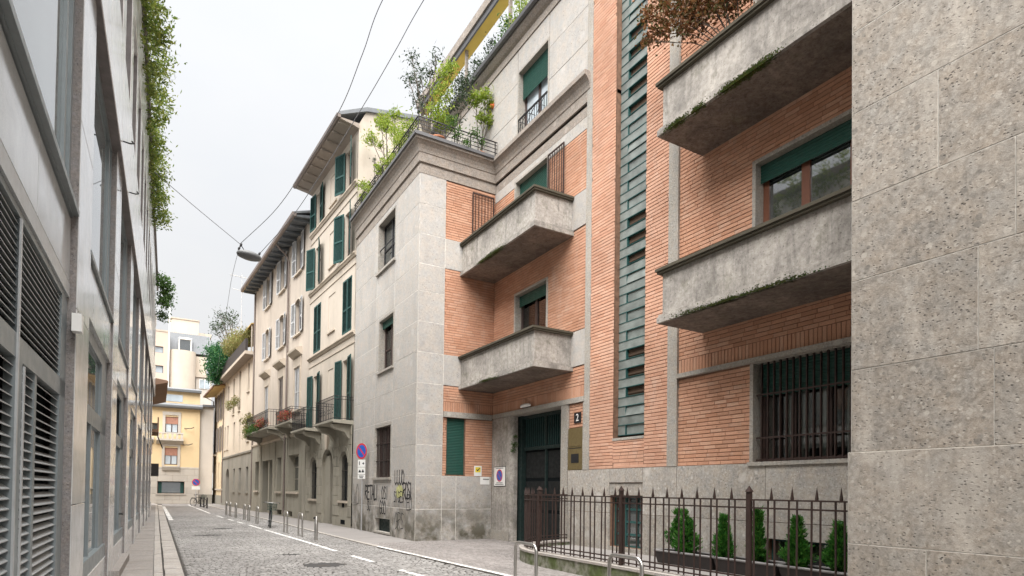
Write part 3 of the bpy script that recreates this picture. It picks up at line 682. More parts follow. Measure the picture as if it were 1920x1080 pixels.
def curtain(par, fr, u0, u1, z0, z1, o, mat='curtain'):
    m = MB(fr); n = int((u1-u0)/.035)+2; v = []
    for i in range(n): uq = u0+(u1-u0)*i/(n-1); oo = o+.03*math.sin(i*1.9)+.012*math.sin(i*.7); v += [(uq,oo,z0),(uq,oo,z1)]
    m.add(v, [(2*i,2*i+2,2*i+3,2*i+1) for i in range(n-1)], True); return m.build('curtain', MT[mat], par)
# ground floor barred window (near)
surround(FM, W0, .03); MB(FM).box(4.75, 7.47, -.3, .09, 2.12, 2.188).build('window_sill', MT['trim'], B2)
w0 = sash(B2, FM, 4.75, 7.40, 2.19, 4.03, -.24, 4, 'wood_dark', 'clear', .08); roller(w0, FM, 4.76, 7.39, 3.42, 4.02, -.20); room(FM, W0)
curtain(w0, FM, 6.55, 7.0, 2.2, 3.5, -.42); curtain(w0, FM, 5.2, 5.9, 2.2, 3.5, -.5); curtain(w0, FM, 6.1, 6.35, 2.2, 3.5, -.48)
gr = MB(FM).box(4.78, 7.37, -.075, -.045, 2.62, 2.65).box(4.78, 7.37, -.075, -.045, 3.42, 3.45).box(4.78, 7.37, -.075, -.045, 2.21, 2.24).build('window_grille', MT['iron'], B2)
k = 4.82
while k < 7.38: MB(FM).box(k, k+.022, -.085, -.063+.022, 2.19, 4.02).build('grille_bar', MT['iron'], gr); k += .128
# first floor near window
surround(FM, W1N, .03); w1 = sash(B2, FM, 4.75, 7.37, 5.05, 7.77, -.2, 3, 'wood', 'glass', .13, mids=()); roller(w1, FM, 4.76, 7.36, 7.42, 7.76, -.13)
surround(FM, W2N, .03); sash(B2, FM, 4.75, 7.37, 8.75, 11.4, -.2, 3, 'wood', 'glass', .12)
# far bay windows
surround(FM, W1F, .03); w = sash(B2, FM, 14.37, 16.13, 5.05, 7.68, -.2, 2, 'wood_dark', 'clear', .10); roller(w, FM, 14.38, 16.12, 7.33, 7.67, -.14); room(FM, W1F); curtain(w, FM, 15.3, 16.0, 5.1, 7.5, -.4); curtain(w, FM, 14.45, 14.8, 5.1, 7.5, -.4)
surround(FM, W2F, .03); w = sash(B2, FM, 14.39, 16.19, 8.75, 11.25, -.2, 2, 'wood_dark', 'glass', .10); roller(w, FM, 14.40, 16.18, 8.9, 11.24, -.14)
surround(FM, W3, .03, .05); w = sash(B2, FM, 14.41, 16.08, 12.66, 14.68, -.22, 2, 'wood_dark', 'pane_light', .09); roller(w, FM, 14.42, 16.07, 13.85, 14.67, -.14)
jr = MB(FM); P = .05
for z in (12.72, 13.12, 13.16): jr.box(14.43, 16.06, P-.025, P, z, z+.02)
jul = jr.build('window_railing', MT['iron_black'], B2)
for i in range(13): q = 14.45+i*.133; MB(FM).box(q, q+.014, P-.02, P-.006, 12.74, 13.12).build('railing_bar', MT['iron_black'], jul)
for i in range(3):
    a, b = 14.52+i*.52, 14.98+i*.52; MB(FM).tube([(a,P,12.78),((a+b)/2,P+.01,12.95),(b,P,13.1)], .01, 5).tube([(b,P,12.78),((a+b)/2,P+.01,12.95),(a,P,13.1)], .01, 5).build('railing_scroll', MT['iron_black'], jul)
# open security grilles of the second floor window
def grille_leaf(fr, u0, u1, z0, z1, o, n):
    m = MB(fr).box(u0,u1,o,o+.03,z0,z0+.035).box(u0,u1,o,o+.03,z1-.035,z1).box(u0,u0+.035,o,o+.03,z0+.035,z1-.035).box(u1-.035,u1,o,o+.03,z0+.035,z1-.035)
    m.box(u0+.03,u1-.03,o+.004,o+.026,z0+(z1-z0)*.36,z0+(z1-z0)*.36+.03); p = m.build('security_grille', MT['iron'], B2)
    for i in range(1, n): q = u0+(u1-u0)*i/n; MB(fr).box(q-.009,q+.009,o+.006,o+.024,z0+.03,z1-.03).build('grille_bar', MT['iron'], p)
grille_leaf(FM, 13.50, 14.30, 9.05, 11.22, .06, 7); grille_leaf(FR, 8.66, 9.46, 9.25, 11.28, .05, 7)
# wing windows
surround(FW, WW0, .02, .06, mat='trim'); MB(FW).box(19.72, 21.66, -.2, .08, 1.94, 2.018).build('window_sill', MT['trim'], B2)
w = sash(B2, FW, 19.82, 21.55, 2.02, 3.83, -.2, 2, 'wood_dark', 'glass'); gw = MB(FW).box(19.84, 21.53, -.06, -.03, 2.6, 2.625).box(19.84, 21.53, -.06, -.03, 3.2, 3.225).build('window_grille', MT['iron'], B2)
for i in range(11): q = 19.9+i*.155; MB(FW).box(q, q+.022, -.07, -.045, 2.03, 3.82).build('grille_bar', MT['iron'], gw)
surround(FW, WW1, .02, .05); MB(FW).box(19.64, 21.35, -.2, .09, 5.73, 5.80).build('window_sill', MT['trim'], B2)
w = sash(B2, FW, 19.74, 21.25, 5.80, 7.66, -.2, 2, 'wood_dark', 'clear', .09, mids=(6.6,)); roller(w, FW, 19.75, 21.24, 7.38, 7.65, -.12); curtain(w, FW, 19.8, 20.3, 5.85, 7.5, -.4); MB(FW).box(19.6, 21.4, -1.5, -1.4, 5.5, 8).build('room', MT['room'], B2)
surround(FW, WW2, .02, .04); MB(FW).box(19.60, 21.6, -.2, .09, 9.39, 9.47).build('window_sill', MT['trim'], B2)
w = sash(B2, FW, 19.70, 21.50, 9.47, 11.25, -.2, 2, 'iron_black', 'glass', .06, mids=(10.3,)); fl = MB(FW).box(19.70, 21.50, -.05, -.03, 10.3, 10.33).build('fly_screen_frame', MT['iron_black'], w)
MB(FW).box(19.80, 21.44, -.2, -.17, .11, .58).build('basement_grating', MT['green_dark'], B2); MB(FW).box(19.74, 21.5, -.2, .05, .05, .108).build('window_sill', MT['trim'], B2)
# slit window with closed green shutter
sl = MB(FR).box(7.90, 8.54, -.14, -.12, 2.09, 3.9).build('slit_window', MT['green_dark'], B2); roller(sl, FR, 7.905, 8.535, 2.09, 3.9, -.09)
# basement windows in the fenced yard
bwn = sash(B2, FM, 10.30, 11.48, .3, 1.52, -.14, 3, 'teal', 'glass', .04, mids=(.6, .9, 1.2)); sash(B2, FM, 5.2, 7.1, .25, .80, -.14, 3, 'teal', 'glass', .04)
# --- slotted stair window
st = MB(FM).box(10.28, 11.37, -.26, -.19, 2.90, 16.6).build('stair_window', MT['slot_dark'], B2)
MB(FM).box(10.28, 11.37, -.2, .06, 2.84, 2.90).build('window_sill', MT['trim'], st)
rowh = .4535; opened = {2, 3, 4, 9, 10, 11, 17, 18, 19, 20, 21, 24, 25, 26}
for i in range(30):
    zb = 2.985+i*rowh; a0, a1 = 10.42, 11.08
    fr_ = MB(FM); o0, o1 = -.188, -.112
    fr_.box(10.285, 11.365, o0, o1, zb-.016, zb).box(10.285, 11.365, o0, o1, zb+.225, zb+.241)       # the two long lines
    fr_.box(a0-.016, a0, o0, o1, zb, zb+.225).box(a1, a1+.016, o0, o1, zb, zb+.225)
    f_ = fr_.build('slot_frame', MT['teal'], st)
    MB(FM).box(10.295, a0-.016, -.188, -.125, zb, zb+.225).build('cement_panel', MT['stair_panel'], st); MB(FM).box(a1+.016, 11.365, -.188, -.125, zb, zb+.225).build('cement_panel', MT['stair_panel'], st)
    MB(FM).box(10.285, 11.365, -.188, -.122, zb+.241, zb+rowh-.016).build('cement_panel', MT['stair_panel'], st)
    if i in opened:
        MB(FM).box(a0+.01, a1-.01, -.188, -.17, zb+.07, zb+.11).build('slot_bar', MT['slot_dark'], st)
        MB(FM).box(a0, a1, -.188, -.10, zb+.0, zb+.010).build('slot_lip', MT['teal'], st)
    else:
        t_ = .09 if i % 7 == 1 else .0
        m = MB(FM); m.add([(a0,-.15,zb+.225),(a1,-.15,zb+.225),(a1,-.15+t_*.6,zb+.0),(a0,-.15+t_*.6,zb+.0)], [(0,1,2,3)]); m.build('slot_pane', MT['stair_panel'], st)
# --- balconies
def balcony(u0, u1, zb, moss_at, name):
    o1 = XM-8.27; zt = zb+1.03
    near = u1 < Y0-.5; e1 = u1-.08 if near else u1
    b = MB(FM); b.box(u0+.08, e1, o1-.18, o1-.08, zb+.17, zt-.08)
    if near: b.box(e1-.1, e1, 0, o1-.18, zb+.17, zt-.08)
    else: b.box(u0+.08, u0+.18, 0, o1-.18, zb+.17, zt-.08)
    root = b.build('balcony', MT['concrete'], B2)
    sl = MB(FM).box(u0, u1, 0, o1, zb, zb+.11).box(u0+.045, u1, 0, o1-.045, zb+.11, zb+.17).build('balcony_slab', MT['concrete'], root)
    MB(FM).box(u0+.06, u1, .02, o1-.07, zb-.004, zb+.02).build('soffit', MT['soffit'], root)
    c = MB(FM); a = u0; 
    if near: c.box(u0, u1, o1-.19, o1, zt-.08, zt-.035).box(u1-.19, u1, 0, o1-.19, zt-.08, zt-.035).box(u0, u1+.025, o1-.21, o1+.03, zt-.035, zt+.02).box(u1-.21, u1+.025, 0, o1-.21, zt-.035, zt+.02)
    else: c.box(u0, u1, o1-.19, o1, zt-.08, zt-.035).box(u0, u0+.19, 0, o1-.19, zt-.08, zt-.035).box(u0-.025, u1, o1-.21, o1+.03, zt-.035, zt+.02).box(u0-.025, u0+.21, 0, o1-.21, zt-.035, zt+.02)
    c.build('balcony_cap', MT['rim'], root)
    mm = MB(FM)
    for s0, s1, n in moss_at:
        q_ = random.Random(int(zb*100)+int(u0)); cl = [(q_.uniform(s0, s1), q_.uniform(.04, .28), q_.uniform(.012, .05), q_.random()**1.5+.15) for _ in range(11)]; tw = sum(c[3]*c[1] for c in cl)
        for cu, su, sz, wt in cl:
            for i in range(int(2.4*n*wt*su/tw)):
                uu_ = q_.gauss(cu, su); zz = zb+abs(q_.gauss(0, sz)); r = q_.uniform(.005, .014)
                if not (u0+.02 < uu_ < u1-.02) or zz > zb+.18: continue
                if q_.random() < .62: oo = o1-(.03 if zz > zb+.11 else 0)+q_.uniform(0, .004); mm.add([(uu_-r,oo,zz-r*.7),(uu_+r,oo,zz-r*.7),(uu_+r*.7,oo+.009,zz+r*.5),(uu_-r*.7,oo+.009,zz+r*.5)], [(0,1,2,3)])
                else: oo = o1-abs(q_.gauss(0, .05)); mm.add([(uu_-r,oo-r,zb-.005),(uu_+r,oo-r,zb-.005),(uu_+r,oo+r,zb-.011),(uu_-r,oo+r,zb-.011)], [(0,1,2,3)])
    if moss_at: mm.build('moss', MT['moss'], root, kind='stuff')
    return root
BALF1 = balcony(13.06, Y0-.02, 4.82, [(14.9, 16.0, 420)], 'b'); BALF2 = balcony(13.08, Y0-.02, 8.47, [(14.9, 16.1, 900)], 'b')
BALN1 = balcony(8.62-4.4, 8.62, 4.87, [(5.6, 8.3, 900)], 'b'); BALN2 = balcony(8.65-4.4, 8.65, 8.53, [(6.2, 8.2, 1300)], 'b')
# (the near pair is mirrored: its open end faces up the street)
# --- gate
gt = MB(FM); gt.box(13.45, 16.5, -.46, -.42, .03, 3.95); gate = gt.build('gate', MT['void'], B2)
MB(FM).box(13.53, 13.66, -.42, -.3, .03, 3.94).box(16.08, 16.4, -.42, -.26, .03, 3.94).box(13.66, 16.08, -.42, -.34, 2.86, 2.96).box(13.66, 16.08, -.42, -.34, 3.84, 3.94).box(14.85, 14.91, -.42, -.35, .03, 3.84).build('gate_frame', MT['green_dark'], gate)
for i in range(21):
    q = 13.72+i*.114
    if abs(q-14.88) > .06: MB(FM).box(q, q+.026, -.41, -.37, 2.96, 3.84).build('gate_bar', MT['teal_dark'], gate)
for a, b in ((13.70, 14.82), (14.94, 16.05)):
    for c, d in ((.12, .95), (1.05, 1.9), (2.0, 2.8)): MB(FM).slab(a, b, -.42, -.41, c, d, .008).build('gate_panel', MT['gate_black'], gate)
MB(FM).box(13.53, 16.4, -.42, .0, .0, .03).build('threshold', MT['trim'], gate)

# graffiti on the far wing
FONT = {'R': [[(0,0),(0,1),(.5,.95),(.55,.65),(.05,.5),(.6,0)]], 'E': [[(.6,.95),(.05,1),(0,.5),(0,0),(.6,.03)],[(0,.5),(.45,.52)]], 'T': [[(-.05,1),(.7,.97)],[(.3,1),(.33,0)]], 'A': [[(0,0),(.3,1),(.6,0)],[(.12,.35),(.5,.38)]],
        'L': [[(.1,1),(.05,0),(.55,.05)]], 'I': [[(.2,1),(.22,0)]], 'S': [[(.55,.9),(.2,1),(.05,.75),(.5,.4),(.45,.08),(0,.05)]], 'O': [[(.3,1),(.02,.6),(.15,.05),(.5,.1),(.58,.7),(.3,1)]], 'U': [[(0,1),(.05,.2),(.3,0),(.55,.2),(.6,1)]],
        'G': [[(.55,.85),(.25,1),(0,.5),(.2,0),(.55,.15),(.55,.45),(.3,.45)]], 'W': [[(0,1),(.18,0),(.33,.6),(.48,0),(.68,1)]]}
def ribbon_stroke(mb, pts, wd, o):
    for (a, b), (c, d) in zip(pts, pts[1:]):
        dx, dz = c-a, d-b; L = math.hypot(dx, dz)+1e-6; nx, nz = -dz/L*wd/2, dx/L*wd/2; ex, ez = dx/L*wd*.3, dz/L*wd*.3
        mb.add([(a-ex+nx,o,b-ez+nz),(c+ex+nx,o,d+ez+nz),(c+ex-nx,o,d+ez-nz),(a-ex-nx,o,b-ez-nz)], [(0,1,2,3)])
def tagtext(txt, u, z, h, wd, adv=.7, o=.0165, slant=.0):
    m = MB(FW); x = u
    for ch in txt:
        for stq in FONT[ch]: ribbon_stroke(m, [(x-(p+slant*q)*h*.8, z+q*h+rnd.uniform(-.02, .02)*h) for p, q in stq], wd, o); o += .0001
        x -= h*adv*.8*rnd.uniform(.9, 1.1)
    return m.build('graffiti', MT['spray'], wing_wall)
tagtext('RETALI', 22.62, 1.22, .52, .065, .62); tagtext('SU', 22.35, .80, .36, .045)
tagtext('OSI', 20.7, 1.25, .44, .045); tagtext('GOO', 20.9, .72, .48, .045, .55); tagtext('WO', 24.2, .95, .85, .03, .5)
tagtext('UUUO', 19.35, 1.75, .48, .05, .55); tagtext('SIGES', 19.4, 1.18, .36, .035, .7); tagtext('ROSI', 18.55, 1.28, .55, .05, .45); tagtext('GRS', 19.3, .30, .55, .028, .7); tagtext('EO', 18.2, .95, .5, .03, .5)
n = 26; bl = MB(FW); ring = [(18.86+.42*math.cos(6.283*k/n)*rnd.uniform(.65, 1.1), .0155, 1.52+.24*math.sin(6.283*k/n)*rnd.uniform(.65, 1.1)) for k in range(n)]
bl.add(ring+[(18.86, .0155, 1.52)], [(k, (k+1) % n, n) for k in range(n)]); bl.build('graffiti_patch', MT['spray_y'], wing_wall)

# ---- signs and plates on building 2 (things of their own)
def disc(mb, fr_u, z, r, o, n=28): mb.add([(fr_u+r*math.cos(6.2832*k/n), o, z+r*math.sin(6.2832*k/n)) for k in range(n)], [tuple(range(n))])
def noparking(par, fr, u, z, r, o):
    m = MB(fr); disc(m, u, z, r, o); m.build('red_ring', MT['red'], par); m = MB(fr); disc(m, u, z, r*.78, o+.002); m.build('blue_field', MT['blue'], par)
    m = MB(fr); a = r*.74; b = r*.09
    m.add([(u+a*.707-b, o+.004, z+a*.707+b*0), (u+a*.707, o+.004, z+a*.707-b), (u-a*.707+b, o+.004, z-a*.707), (u-a*.707, o+.004, z-a*.707+b)], [(0,1,2,3)]); m.build('red_bar', MT['red'], par)
num = tag(MB(FM).box(12.67, 12.96, .012, .035, 3.41, 3.68).build('house_number_plate', MT['black']), 'small black plate with white number 2 on brick beside the gate', 'number plate')
fc = bpy.data.curves.new('digit', 'FONT'); fc.body = '2'; fc.size = .27; fc.extrude = .002; fc.align_x = 'CENTER'; fc.align_y = 'CENTER'; fo = bpy.data.objects.new('digit_tmp', fc); COL.objects.link(fo)
fo.rotation_euler = (R(90), 0, R(-90)); fo.location = (XM-.038, 12.815, 3.545)
bpy.context.view_layer.update(); me = bpy.data.meshes.new_from_object(fo.evaluated_get(bpy.context.evaluated_depsgraph_get())); me.transform(fo.matrix_world); bpy.data.objects.remove(fo)
me.materials.clear(); me.materials.append(MT['white']); dg = bpy.data.objects.new('digit', me); COL.objects.link(dg); dg.parent = num
ip = thing('intercom_panel', 'tall dull brass intercom and letterbox panel on wall right of the gate', 'intercom', (XM, 12.85, 2.18))
MB(FM).box(12.57, 13.2, .0, .045, 2.80, 3.28).build('upper_plate', MT['brass'], ip); MB(FM).box(12.57, 13.2, 0, .05, 2.18, 2.79).build('lower_plate', MT['brass'], ip)
MB(FM).box(12.72, 13.05, .05, .056, 2.36, 2.60).build('name_slot', MT['black'], ip); MB(FM).box(12.60, 13.17, .05, .054, 2.74, 2.76).build('seam', MT['black'], ip)
gs = thing('driveway_sign', 'white no parking plate with red and blue disc on pier left of the gate', 'sign', (XM, 16.9, 1.76))
MB(FM).box(16.58, 17.30, .032, .045, 1.76, 2.36).build('plate', MT['white'], gs); noparking(gs, FM, 16.94, 2.09, .20, .047)
m = MB(FM)
for zz, hw in ((2.325, .24), (1.855, .20), (1.805, .26)):
    q = 16.94-hw
    while q < 16.94+hw: wd = rnd.uniform(.02, .05); m.box(q, q+wd, .045, .047, zz-.012, zz+.012); q += wd+.014
m.build('lettering', MT['ink'], gs); MB(FM).box(16.56, 17.32, .03, .04, 1.74, 2.38).build('plate_edge', MT['iron_black'], gs)
ns = thing('warning_notice', 'small white notice with yellow square on brick left of the gate', 'notice', (9.0, Y0, 2.07))
MB(FR).box(8.88, 9.15, .004, .018, 2.07, 2.40).build('plate', MT['white'], ns); MB(FR).box(8.92, 9.11, .018, .021, 2.19, 2.36).build('yellow_square', MT['yellow'], ns)
m = MB(FR); m.add([(8.95,.0225,2.27),(9.0,.0225,2.22),(9.09,.0225,2.32),(9.07,.0225,2.34),(9.0,.0225,2.27),(8.97,.0225,2.30)], [(0,1,2,3,4,5)]); m.build('symbol', MT['ink'], ns)
ws = thing('white_name_plate', 'white rectangular plate with small dark lettering below the yellow notice', 'notice', (9.3, Y0, 1.80))
MB(FR).box(9.10, 9.44, .016, .028, 1.80, 2.05).build('plate', MT['white'], ws); m = MB(FR); q = 9.2
while q < 9.40: wd = rnd.uniform(.015, .03); m.box(q, q+wd, .028, .030, 1.95, 1.99); q += wd+.01
m.build('lettering', MT['ink'], ws)
el = thing('entrance_lamp', 'small white oval lamp on the lintel above the gate', 'lamp', (XM, 15.3, 4.1)); m = MB(FM); m.tube([(15.02,.11,4.13),(15.1,.11,4.15),(15.3,.12,4.155),(15.5,.11,4.15),(15.58,.11,4.13)], [.02,.05,.06,.05,.02], 10); m.build('diffuser', MT['white'], el); MB(FM).box(15.1, 15.5, .07, .12, 4.09, 4.12).build('mount', MT['iron_black'], el)

# ================================================================== FENCED YARD
def curve_pts(r, n=14): return [(FCX-r*math.cos(math.pi/2*k/n), FCY+r*math.sin(math.pi/2*k/n)) for k in range(n+1)]
XF = FCX-FR_                                                        # 7.07
yp = [(XF+.2, YN)] + [p for p in curve_pts(FR_-.2)] + [(XM, YN)]
m = MB(); m.add([(x, y, .20) for x, y in yp], [tuple(range(len(yp)))[::-1]]); m.build('yard_floor', MT['asphalt'], kind='structure')
fence = thing('iron_fence', 'brown iron railing with spear points on low mossy wall before the yard', 'fence', (XF, 8, 0))
def path_wall(r0, r1, z0, z1, mat, name):
    a = [(FCX-r0, YN+.02)] + curve_pts(r0); b = [(FCX-r1, YN+.02)] + curve_pts(r1); m = MB()
    for i in range(len(a)-1):
        p, q, r_, s_ = a[i], a[i+1], b[i], b[i+1]
        m.quad((p[0],p[1],z1),(q[0],q[1],z1),(s_[0],s_[1],z1),(r_[0],r_[1],z1)); m.quad((p[0],p[1],z0),(q[0],q[1],z0),(q[0],q[1],z1),(p[0],p[1],z1)); m.quad((r_[0],r_[1],z0),(s_[0],s_[1],z0),(s_[0],s_[1],z1),(r_[0],r_[1],z1))
    return m.build(name, mat, fence)
path_wall(FR_+.11, FR_-.11, 0, .27, MT['mossy'], 'low_wall'); path_wall(FR_+.13, FR_-.13, .27, .315, MT['kerb'], 'coping')
def fpos(s_):                                                       # position along the fence, 0 at the near wing
    L0 = FCY-YN
    if s_ < L0: return (XF, YN+s_, 0.)
    t = (s_-L0)/FR_; return (FCX-FR_*math.cos(t), FCY+FR_*math.sin(t), -t)
LT = FCY-YN+FR_*math.pi/2-.05
for z, h in ((1.51, .022), (1.40, .022), (.44, .022), (.365, .02)):
    m = MB(); pts = [fpos(LT*i/60) for i in range(61)]; w_ = .014
    for (a, b, t), (c, d, t2) in zip(pts, pts[1:]):
        n1 = Vector((math.cos(t2), math.sin(t2), 0)); n0 = Vector((math.cos(t), math.sin(t), 0))
        q = [(a-n0.x*w_, b-n0.y*w_), (a+n0.x*w_, b+n0.y*w_), (c+n1.x*w_, d+n1.y*w_), (c-n1.x*w_, d-n1.y*w_)]
        m.add([(x, y, z) for x, y in q]+[(x, y, z+h) for x, y in q], [(0,1,2,3), (4,7,6,5), (0,4,5,1), (1,5,6,2), (2,6,7,3), (3,7,4,0)])
    m.build('rail', MT['iron'], fence)
bar = MB().box(-.0092, .0092, -.0092, .0092, .335, 1.52).mesh('bar', MT['iron'])
sp = MB(); sp.add([(-.018,-.012,1.53),(.018,-.012,1.53),(.018,.012,1.53),(-.018,.012,1.53),(-.021,-.012,1.555),(.021,-.012,1.555),(.021,.012,1.555),(-.021,.012,1.555),(0,0,1.70)], [(0,3,2,1),(0,1,5,4),(1,2,6,5),(2,3,7,6),(3,0,4,7),(4,5,8),(5,6,8),(6,7,8),(7,4,8)]); sp = sp.mesh('spear_point', MT['iron'])
po = MB(); po.box(-.030, .030, -.030, .030, .27, 1.63); po.add([(-.042,-.042,1.63),(.042,-.042,1.63),(.042,.042,1.63),(-.042,.042,1.63),(0,0,1.72)], [(0,1,4),(1,2,4),(2,3,4),(3,0,4),(0,3,2,1)]); po = po.mesh('post', MT['iron'])
def fadd(name, me, s_):
    x, y, t = fpos(s_); o = bpy.data.objects.new(name, me); COL.objects.link(o); attach(o, fence); o.location = (x, y, 0); o.rotation_euler = (rnd.uniform(-.006, .006), rnd.uniform(-.006, .006), t)
posts = [1.42, 4.08, 6.76, 9.4]
for p in posts: fadd('post', po, p)
step = .318; k = 0
while .12+k*step < LT:
    c = .12+k*step; k += 1
    if min(abs(c-p) for p in posts) > .05: fadd('spear_point', sp, c)
    for d in (-.058, .058):
        if min(abs(c+d-p) for p in posts) > .05 and 0 < c+d < LT: fadd('bar', bar, c+d)
# troughs and conifers
for i, (a, b, lab) in enumerate(((7.62, 9.06, 'long dark trough under the two conifers nearest the stair window'), (6.30, 7.56, 'long dark trough standing in the middle of the fenced yard row'), (4.7, 6.24, 'long dark trough beside the near stone wing'))):
    t = thing('planter_trough', lab, 'planter', (8.9, (a+b)/2, .2), 'troughs in the fenced yard')
    m = MB(); m.add([(8.74,a+.04,.2),(9.06,a+.04,.2),(9.06,b-.04,.2),(8.74,b-.04,.2),(8.68,a,.44),(9.12,a,.44),(9.12,b,.44),(8.68,b,.44)], [(0,3,2,1),(0,1,5,4),(1,2,6,5),(2,3,7,6),(3,0,4,7)]); m.build('trough_body', MT['trough'], t)
    r_ = .022; MB().tube([(8.68,a,.45),(8.68,b,.45)], r_, 8).tube([(9.12,a,.45),(9.12,b,.45)], r_, 8).tube([(8.68,a,.45),(9.12,a,.45)], r_, 8).tube([(8.68,b,.45),(9.12,b,.45)], r_, 8).build('trough_rim', MT['trough_rim'], t); MB().box(8.7, 9.1, a+.02, b-.02, .40, .42).build('soil', MT['soil'], t)
def conifer(x, y, z, h, r, lab, seed, lobes=1):
    q = random.Random(seed); t = thing('conifer', lab, 'conifer', (x, y, z), 'conifers in the troughs'); m = MB()
    MB().tube([(x, y, z), (x, y, z+h*.8)], [.02, .006], 6).build('trunk', MT['bark'], t)
    tips = [(q.uniform(-.08, .08), q.uniform(-.22, .22)*(lobes-1), q.uniform(.75, 1) if i else 1) for i in range(lobes*2-1)]
    for i in range(230):
        dx, dy, hh = q.choice(tips); f = q.random()**1.1; an = q.uniform(0, 6.283); rad = r*.98*(1-f)**.85*(.8+.2*min(1, f*6))*q.uniform(.6, 1.2)
        p0 = Vector((x+dx*(1-.3*f), y+dy*(1-.1*f), z+f*h*hh*.90)); dr = Vector((math.cos(an), math.sin(an), q.uniform(.35, 1.5))).normalized(); ln = max(.07, rad*1.3)
        for k in range(int(16+34*ln/.25)):
            e = q.random()**.7; c = p0+dr*ln*e+Vector((q.gauss(0, .018), q.gauss(0, .018), q.gauss(0, .018)-.04*e*e))
            d = (dr+Vector((q.gauss(0, .35), q.gauss(0, .35), .35+q.gauss(0, .3)))).normalized(); L = q.uniform(.025, .075); s_ = d.cross(Vector((q.uniform(-1,1), q.uniform(-1,1), q.uniform(-1,1)))).normalized()*q.uniform(.005, .011)
            m.add([c-s_, c+s_, c+d*L*.6+s_*.8, c+d*L, c+d*L*.6-s_*.8], [(0,1,2,3,4)])
    m.build('crown', MT['lf_con'], t)
for i, (y, h, r, lab, lb) in enumerate(((8.50, .92, .25, 'widest bushy green conifer with two tops, leftmost in the troughs', 2), (7.50, .84, .20, 'green conifer second from the left behind the railing', 1), (6.80, .98, .17, 'slim tall green conifer just right of the thick fence post', 1), (6.02, .88, .24, 'dark green conifer in front of the low basement window', 1), (5.35, .84, .25, 'green conifer nearest the stone wing at the right', 1))):
    conifer(8.9, y, .42, h, r, lab, 40+i, lb)

# ================================================================== STREET FURNITURE
def hoop(name, label):
    t = thing(name, label, 'bike rack', (0,0,0), 'steel hoops along the parking strip'); r_ = .11; w_, h = .62, .76; p = [(0,-w_/2,-.02), (0,-w_/2,h-r_)]
    for k in range(1, 7): a = k/6*math.pi/2; p.append((0, -w_/2+r_-r_*math.cos(a), h-r_+r_*math.sin(a)))
    for k in range(0, 7): a = k/6*math.pi/2; p.append((0, w_/2-r_+r_*math.sin(a), h-r_+r_*math.cos(a)))
    p.append((0, w_/2, -.02)); MB().tube(p, .026, 12).build('bent_tube', MT['steel'], t)
    for s_ in (-1, 1): MB().tube([(0, s_*w_/2, .004), (0, s_*w_/2, .016)], .055, 14, smooth=False).build('base_flange', MT['steel'], t)
    return t
H0 = hoop('bike_hoop', ''); H0.location = (5.02, 8.08, .02); H0['label'] = 'bent steel hoop at the foot of the picture left of the fence corner'
del INV[H0.name]
hl = [((5.20, 5.95, .02), 'nearest bent steel hoop in front of the fence posts'), ((4.20, 21.1, 0), 'steel hoop just left of the straight bollard'), ((4.05, 22.9, 0), 'second steel hoop left of the straight bollard, beside the bicycle'),
      ((3.90, 28.9, 0), 'steel hoop just beyond the bicycle'), ((3.86, 31.4, 0), 'second steel hoop beyond the bicycle'), ((3.84, 32.9, 0), 'third steel hoop beyond the bicycle'),
      ((3.71, 35.4, 0), 'third steel hoop from the far end of the row'), ((3.62, 37.4, 0), 'second steel hoop from the far end of the row'), ((3.57, 39.0, 0), 'farthest steel hoop of the row, by the arched doorway')]
for loc, lab in hl: clone(H0, loc, lab)
bo = thing('bollard', 'straight polished steel bollard between the steel hoops and the road sign', 'bollard', (4.29, 19.18, 0)); x, y = 4.29, 19.18
MB().tube([(x,y,-.02),(x,y,.73),(x,y,.74)], [.052,.052,.046], 18).build('post', MT['steel'], bo); MB().tube([(x,y,.003),(x,y,.014)], .085, 18, smooth=False).build('base_flange', MT['steel'], bo); MB().box(x-.085, x-.045, y-.02, y+.02, .66, .72).build('chain_eye', MT['iron_black'], bo)
for i, (x, y, lab) in enumerate(((3.35, 51.0, 'short dark post nearest in the far group below the end house'), (3.28, 53.4, 'middle short dark post in the far group below the end house'), (3.15, 55.2, 'farthest short dark post in the group below the end house'))):
    t = thing('short_post', lab, 'bollard', (x, y, 0), 'dark posts at the far end'); MB().tube([(x,y,-.02),(x,y,.78),(x,y,.82)], [.05,.05,.02], 10).build('post', MT['iron_black'], t); MB().tube([(x,y,.0),(x,y,.03)], .08, 10, smooth=False).build('foot', MT['iron_black'], t)
# road signs
def roadsign(x, y, pole_h, zc, r, lab, cat, face, small=True):
    t = thing('road_sign', lab, cat, (x, y, 0)); MB().tube([(x,y,-.02),(x,y,pole_h)], .028, 10).build('pole', MT['galv'], t)
    fr = (Vector((x, y, 0)), Vector((math.cos(face), math.sin(face), 0)), Vector((math.sin(face), -math.cos(face), 0)))
    m = MB(fr); n = 28; m.prism([(r*math.cos(6.2832*k/n), zc+r*math.sin(6.2832*k/n)) for k in range(n)], .03, .05, 'o'); m.build('disc_back', MT['galv'], t)
    m = MB(fr); disc(m, 0, zc, r, .0515); m.build('red_ring', MT['red'], t); m = MB(fr); disc(m, 0, zc, r*.78, .053); m.build('blue_field', MT['blue'], t)
    a, b = r*.74, r*.10; m = MB(fr); m.add([(-a*.707-b*.7,.0545,zc+a*.707-b*.7),(-a*.707+b*.7,.0545,zc+a*.707+b*.7),(a*.707+b*.7,.0545,zc-a*.707+b*.7),(a*.707-b*.7,.0545,zc-a*.707-b*.7)], [(0,1,2,3)]); m.build('red_bar', MT['red'], t)
    return t, fr
t, fr = roadsign(6.66, 22.4, 3.25, 3.02, .30, 'round no parking sign with three white panels on pole by graffiti wall', 'road sign', R(-66))
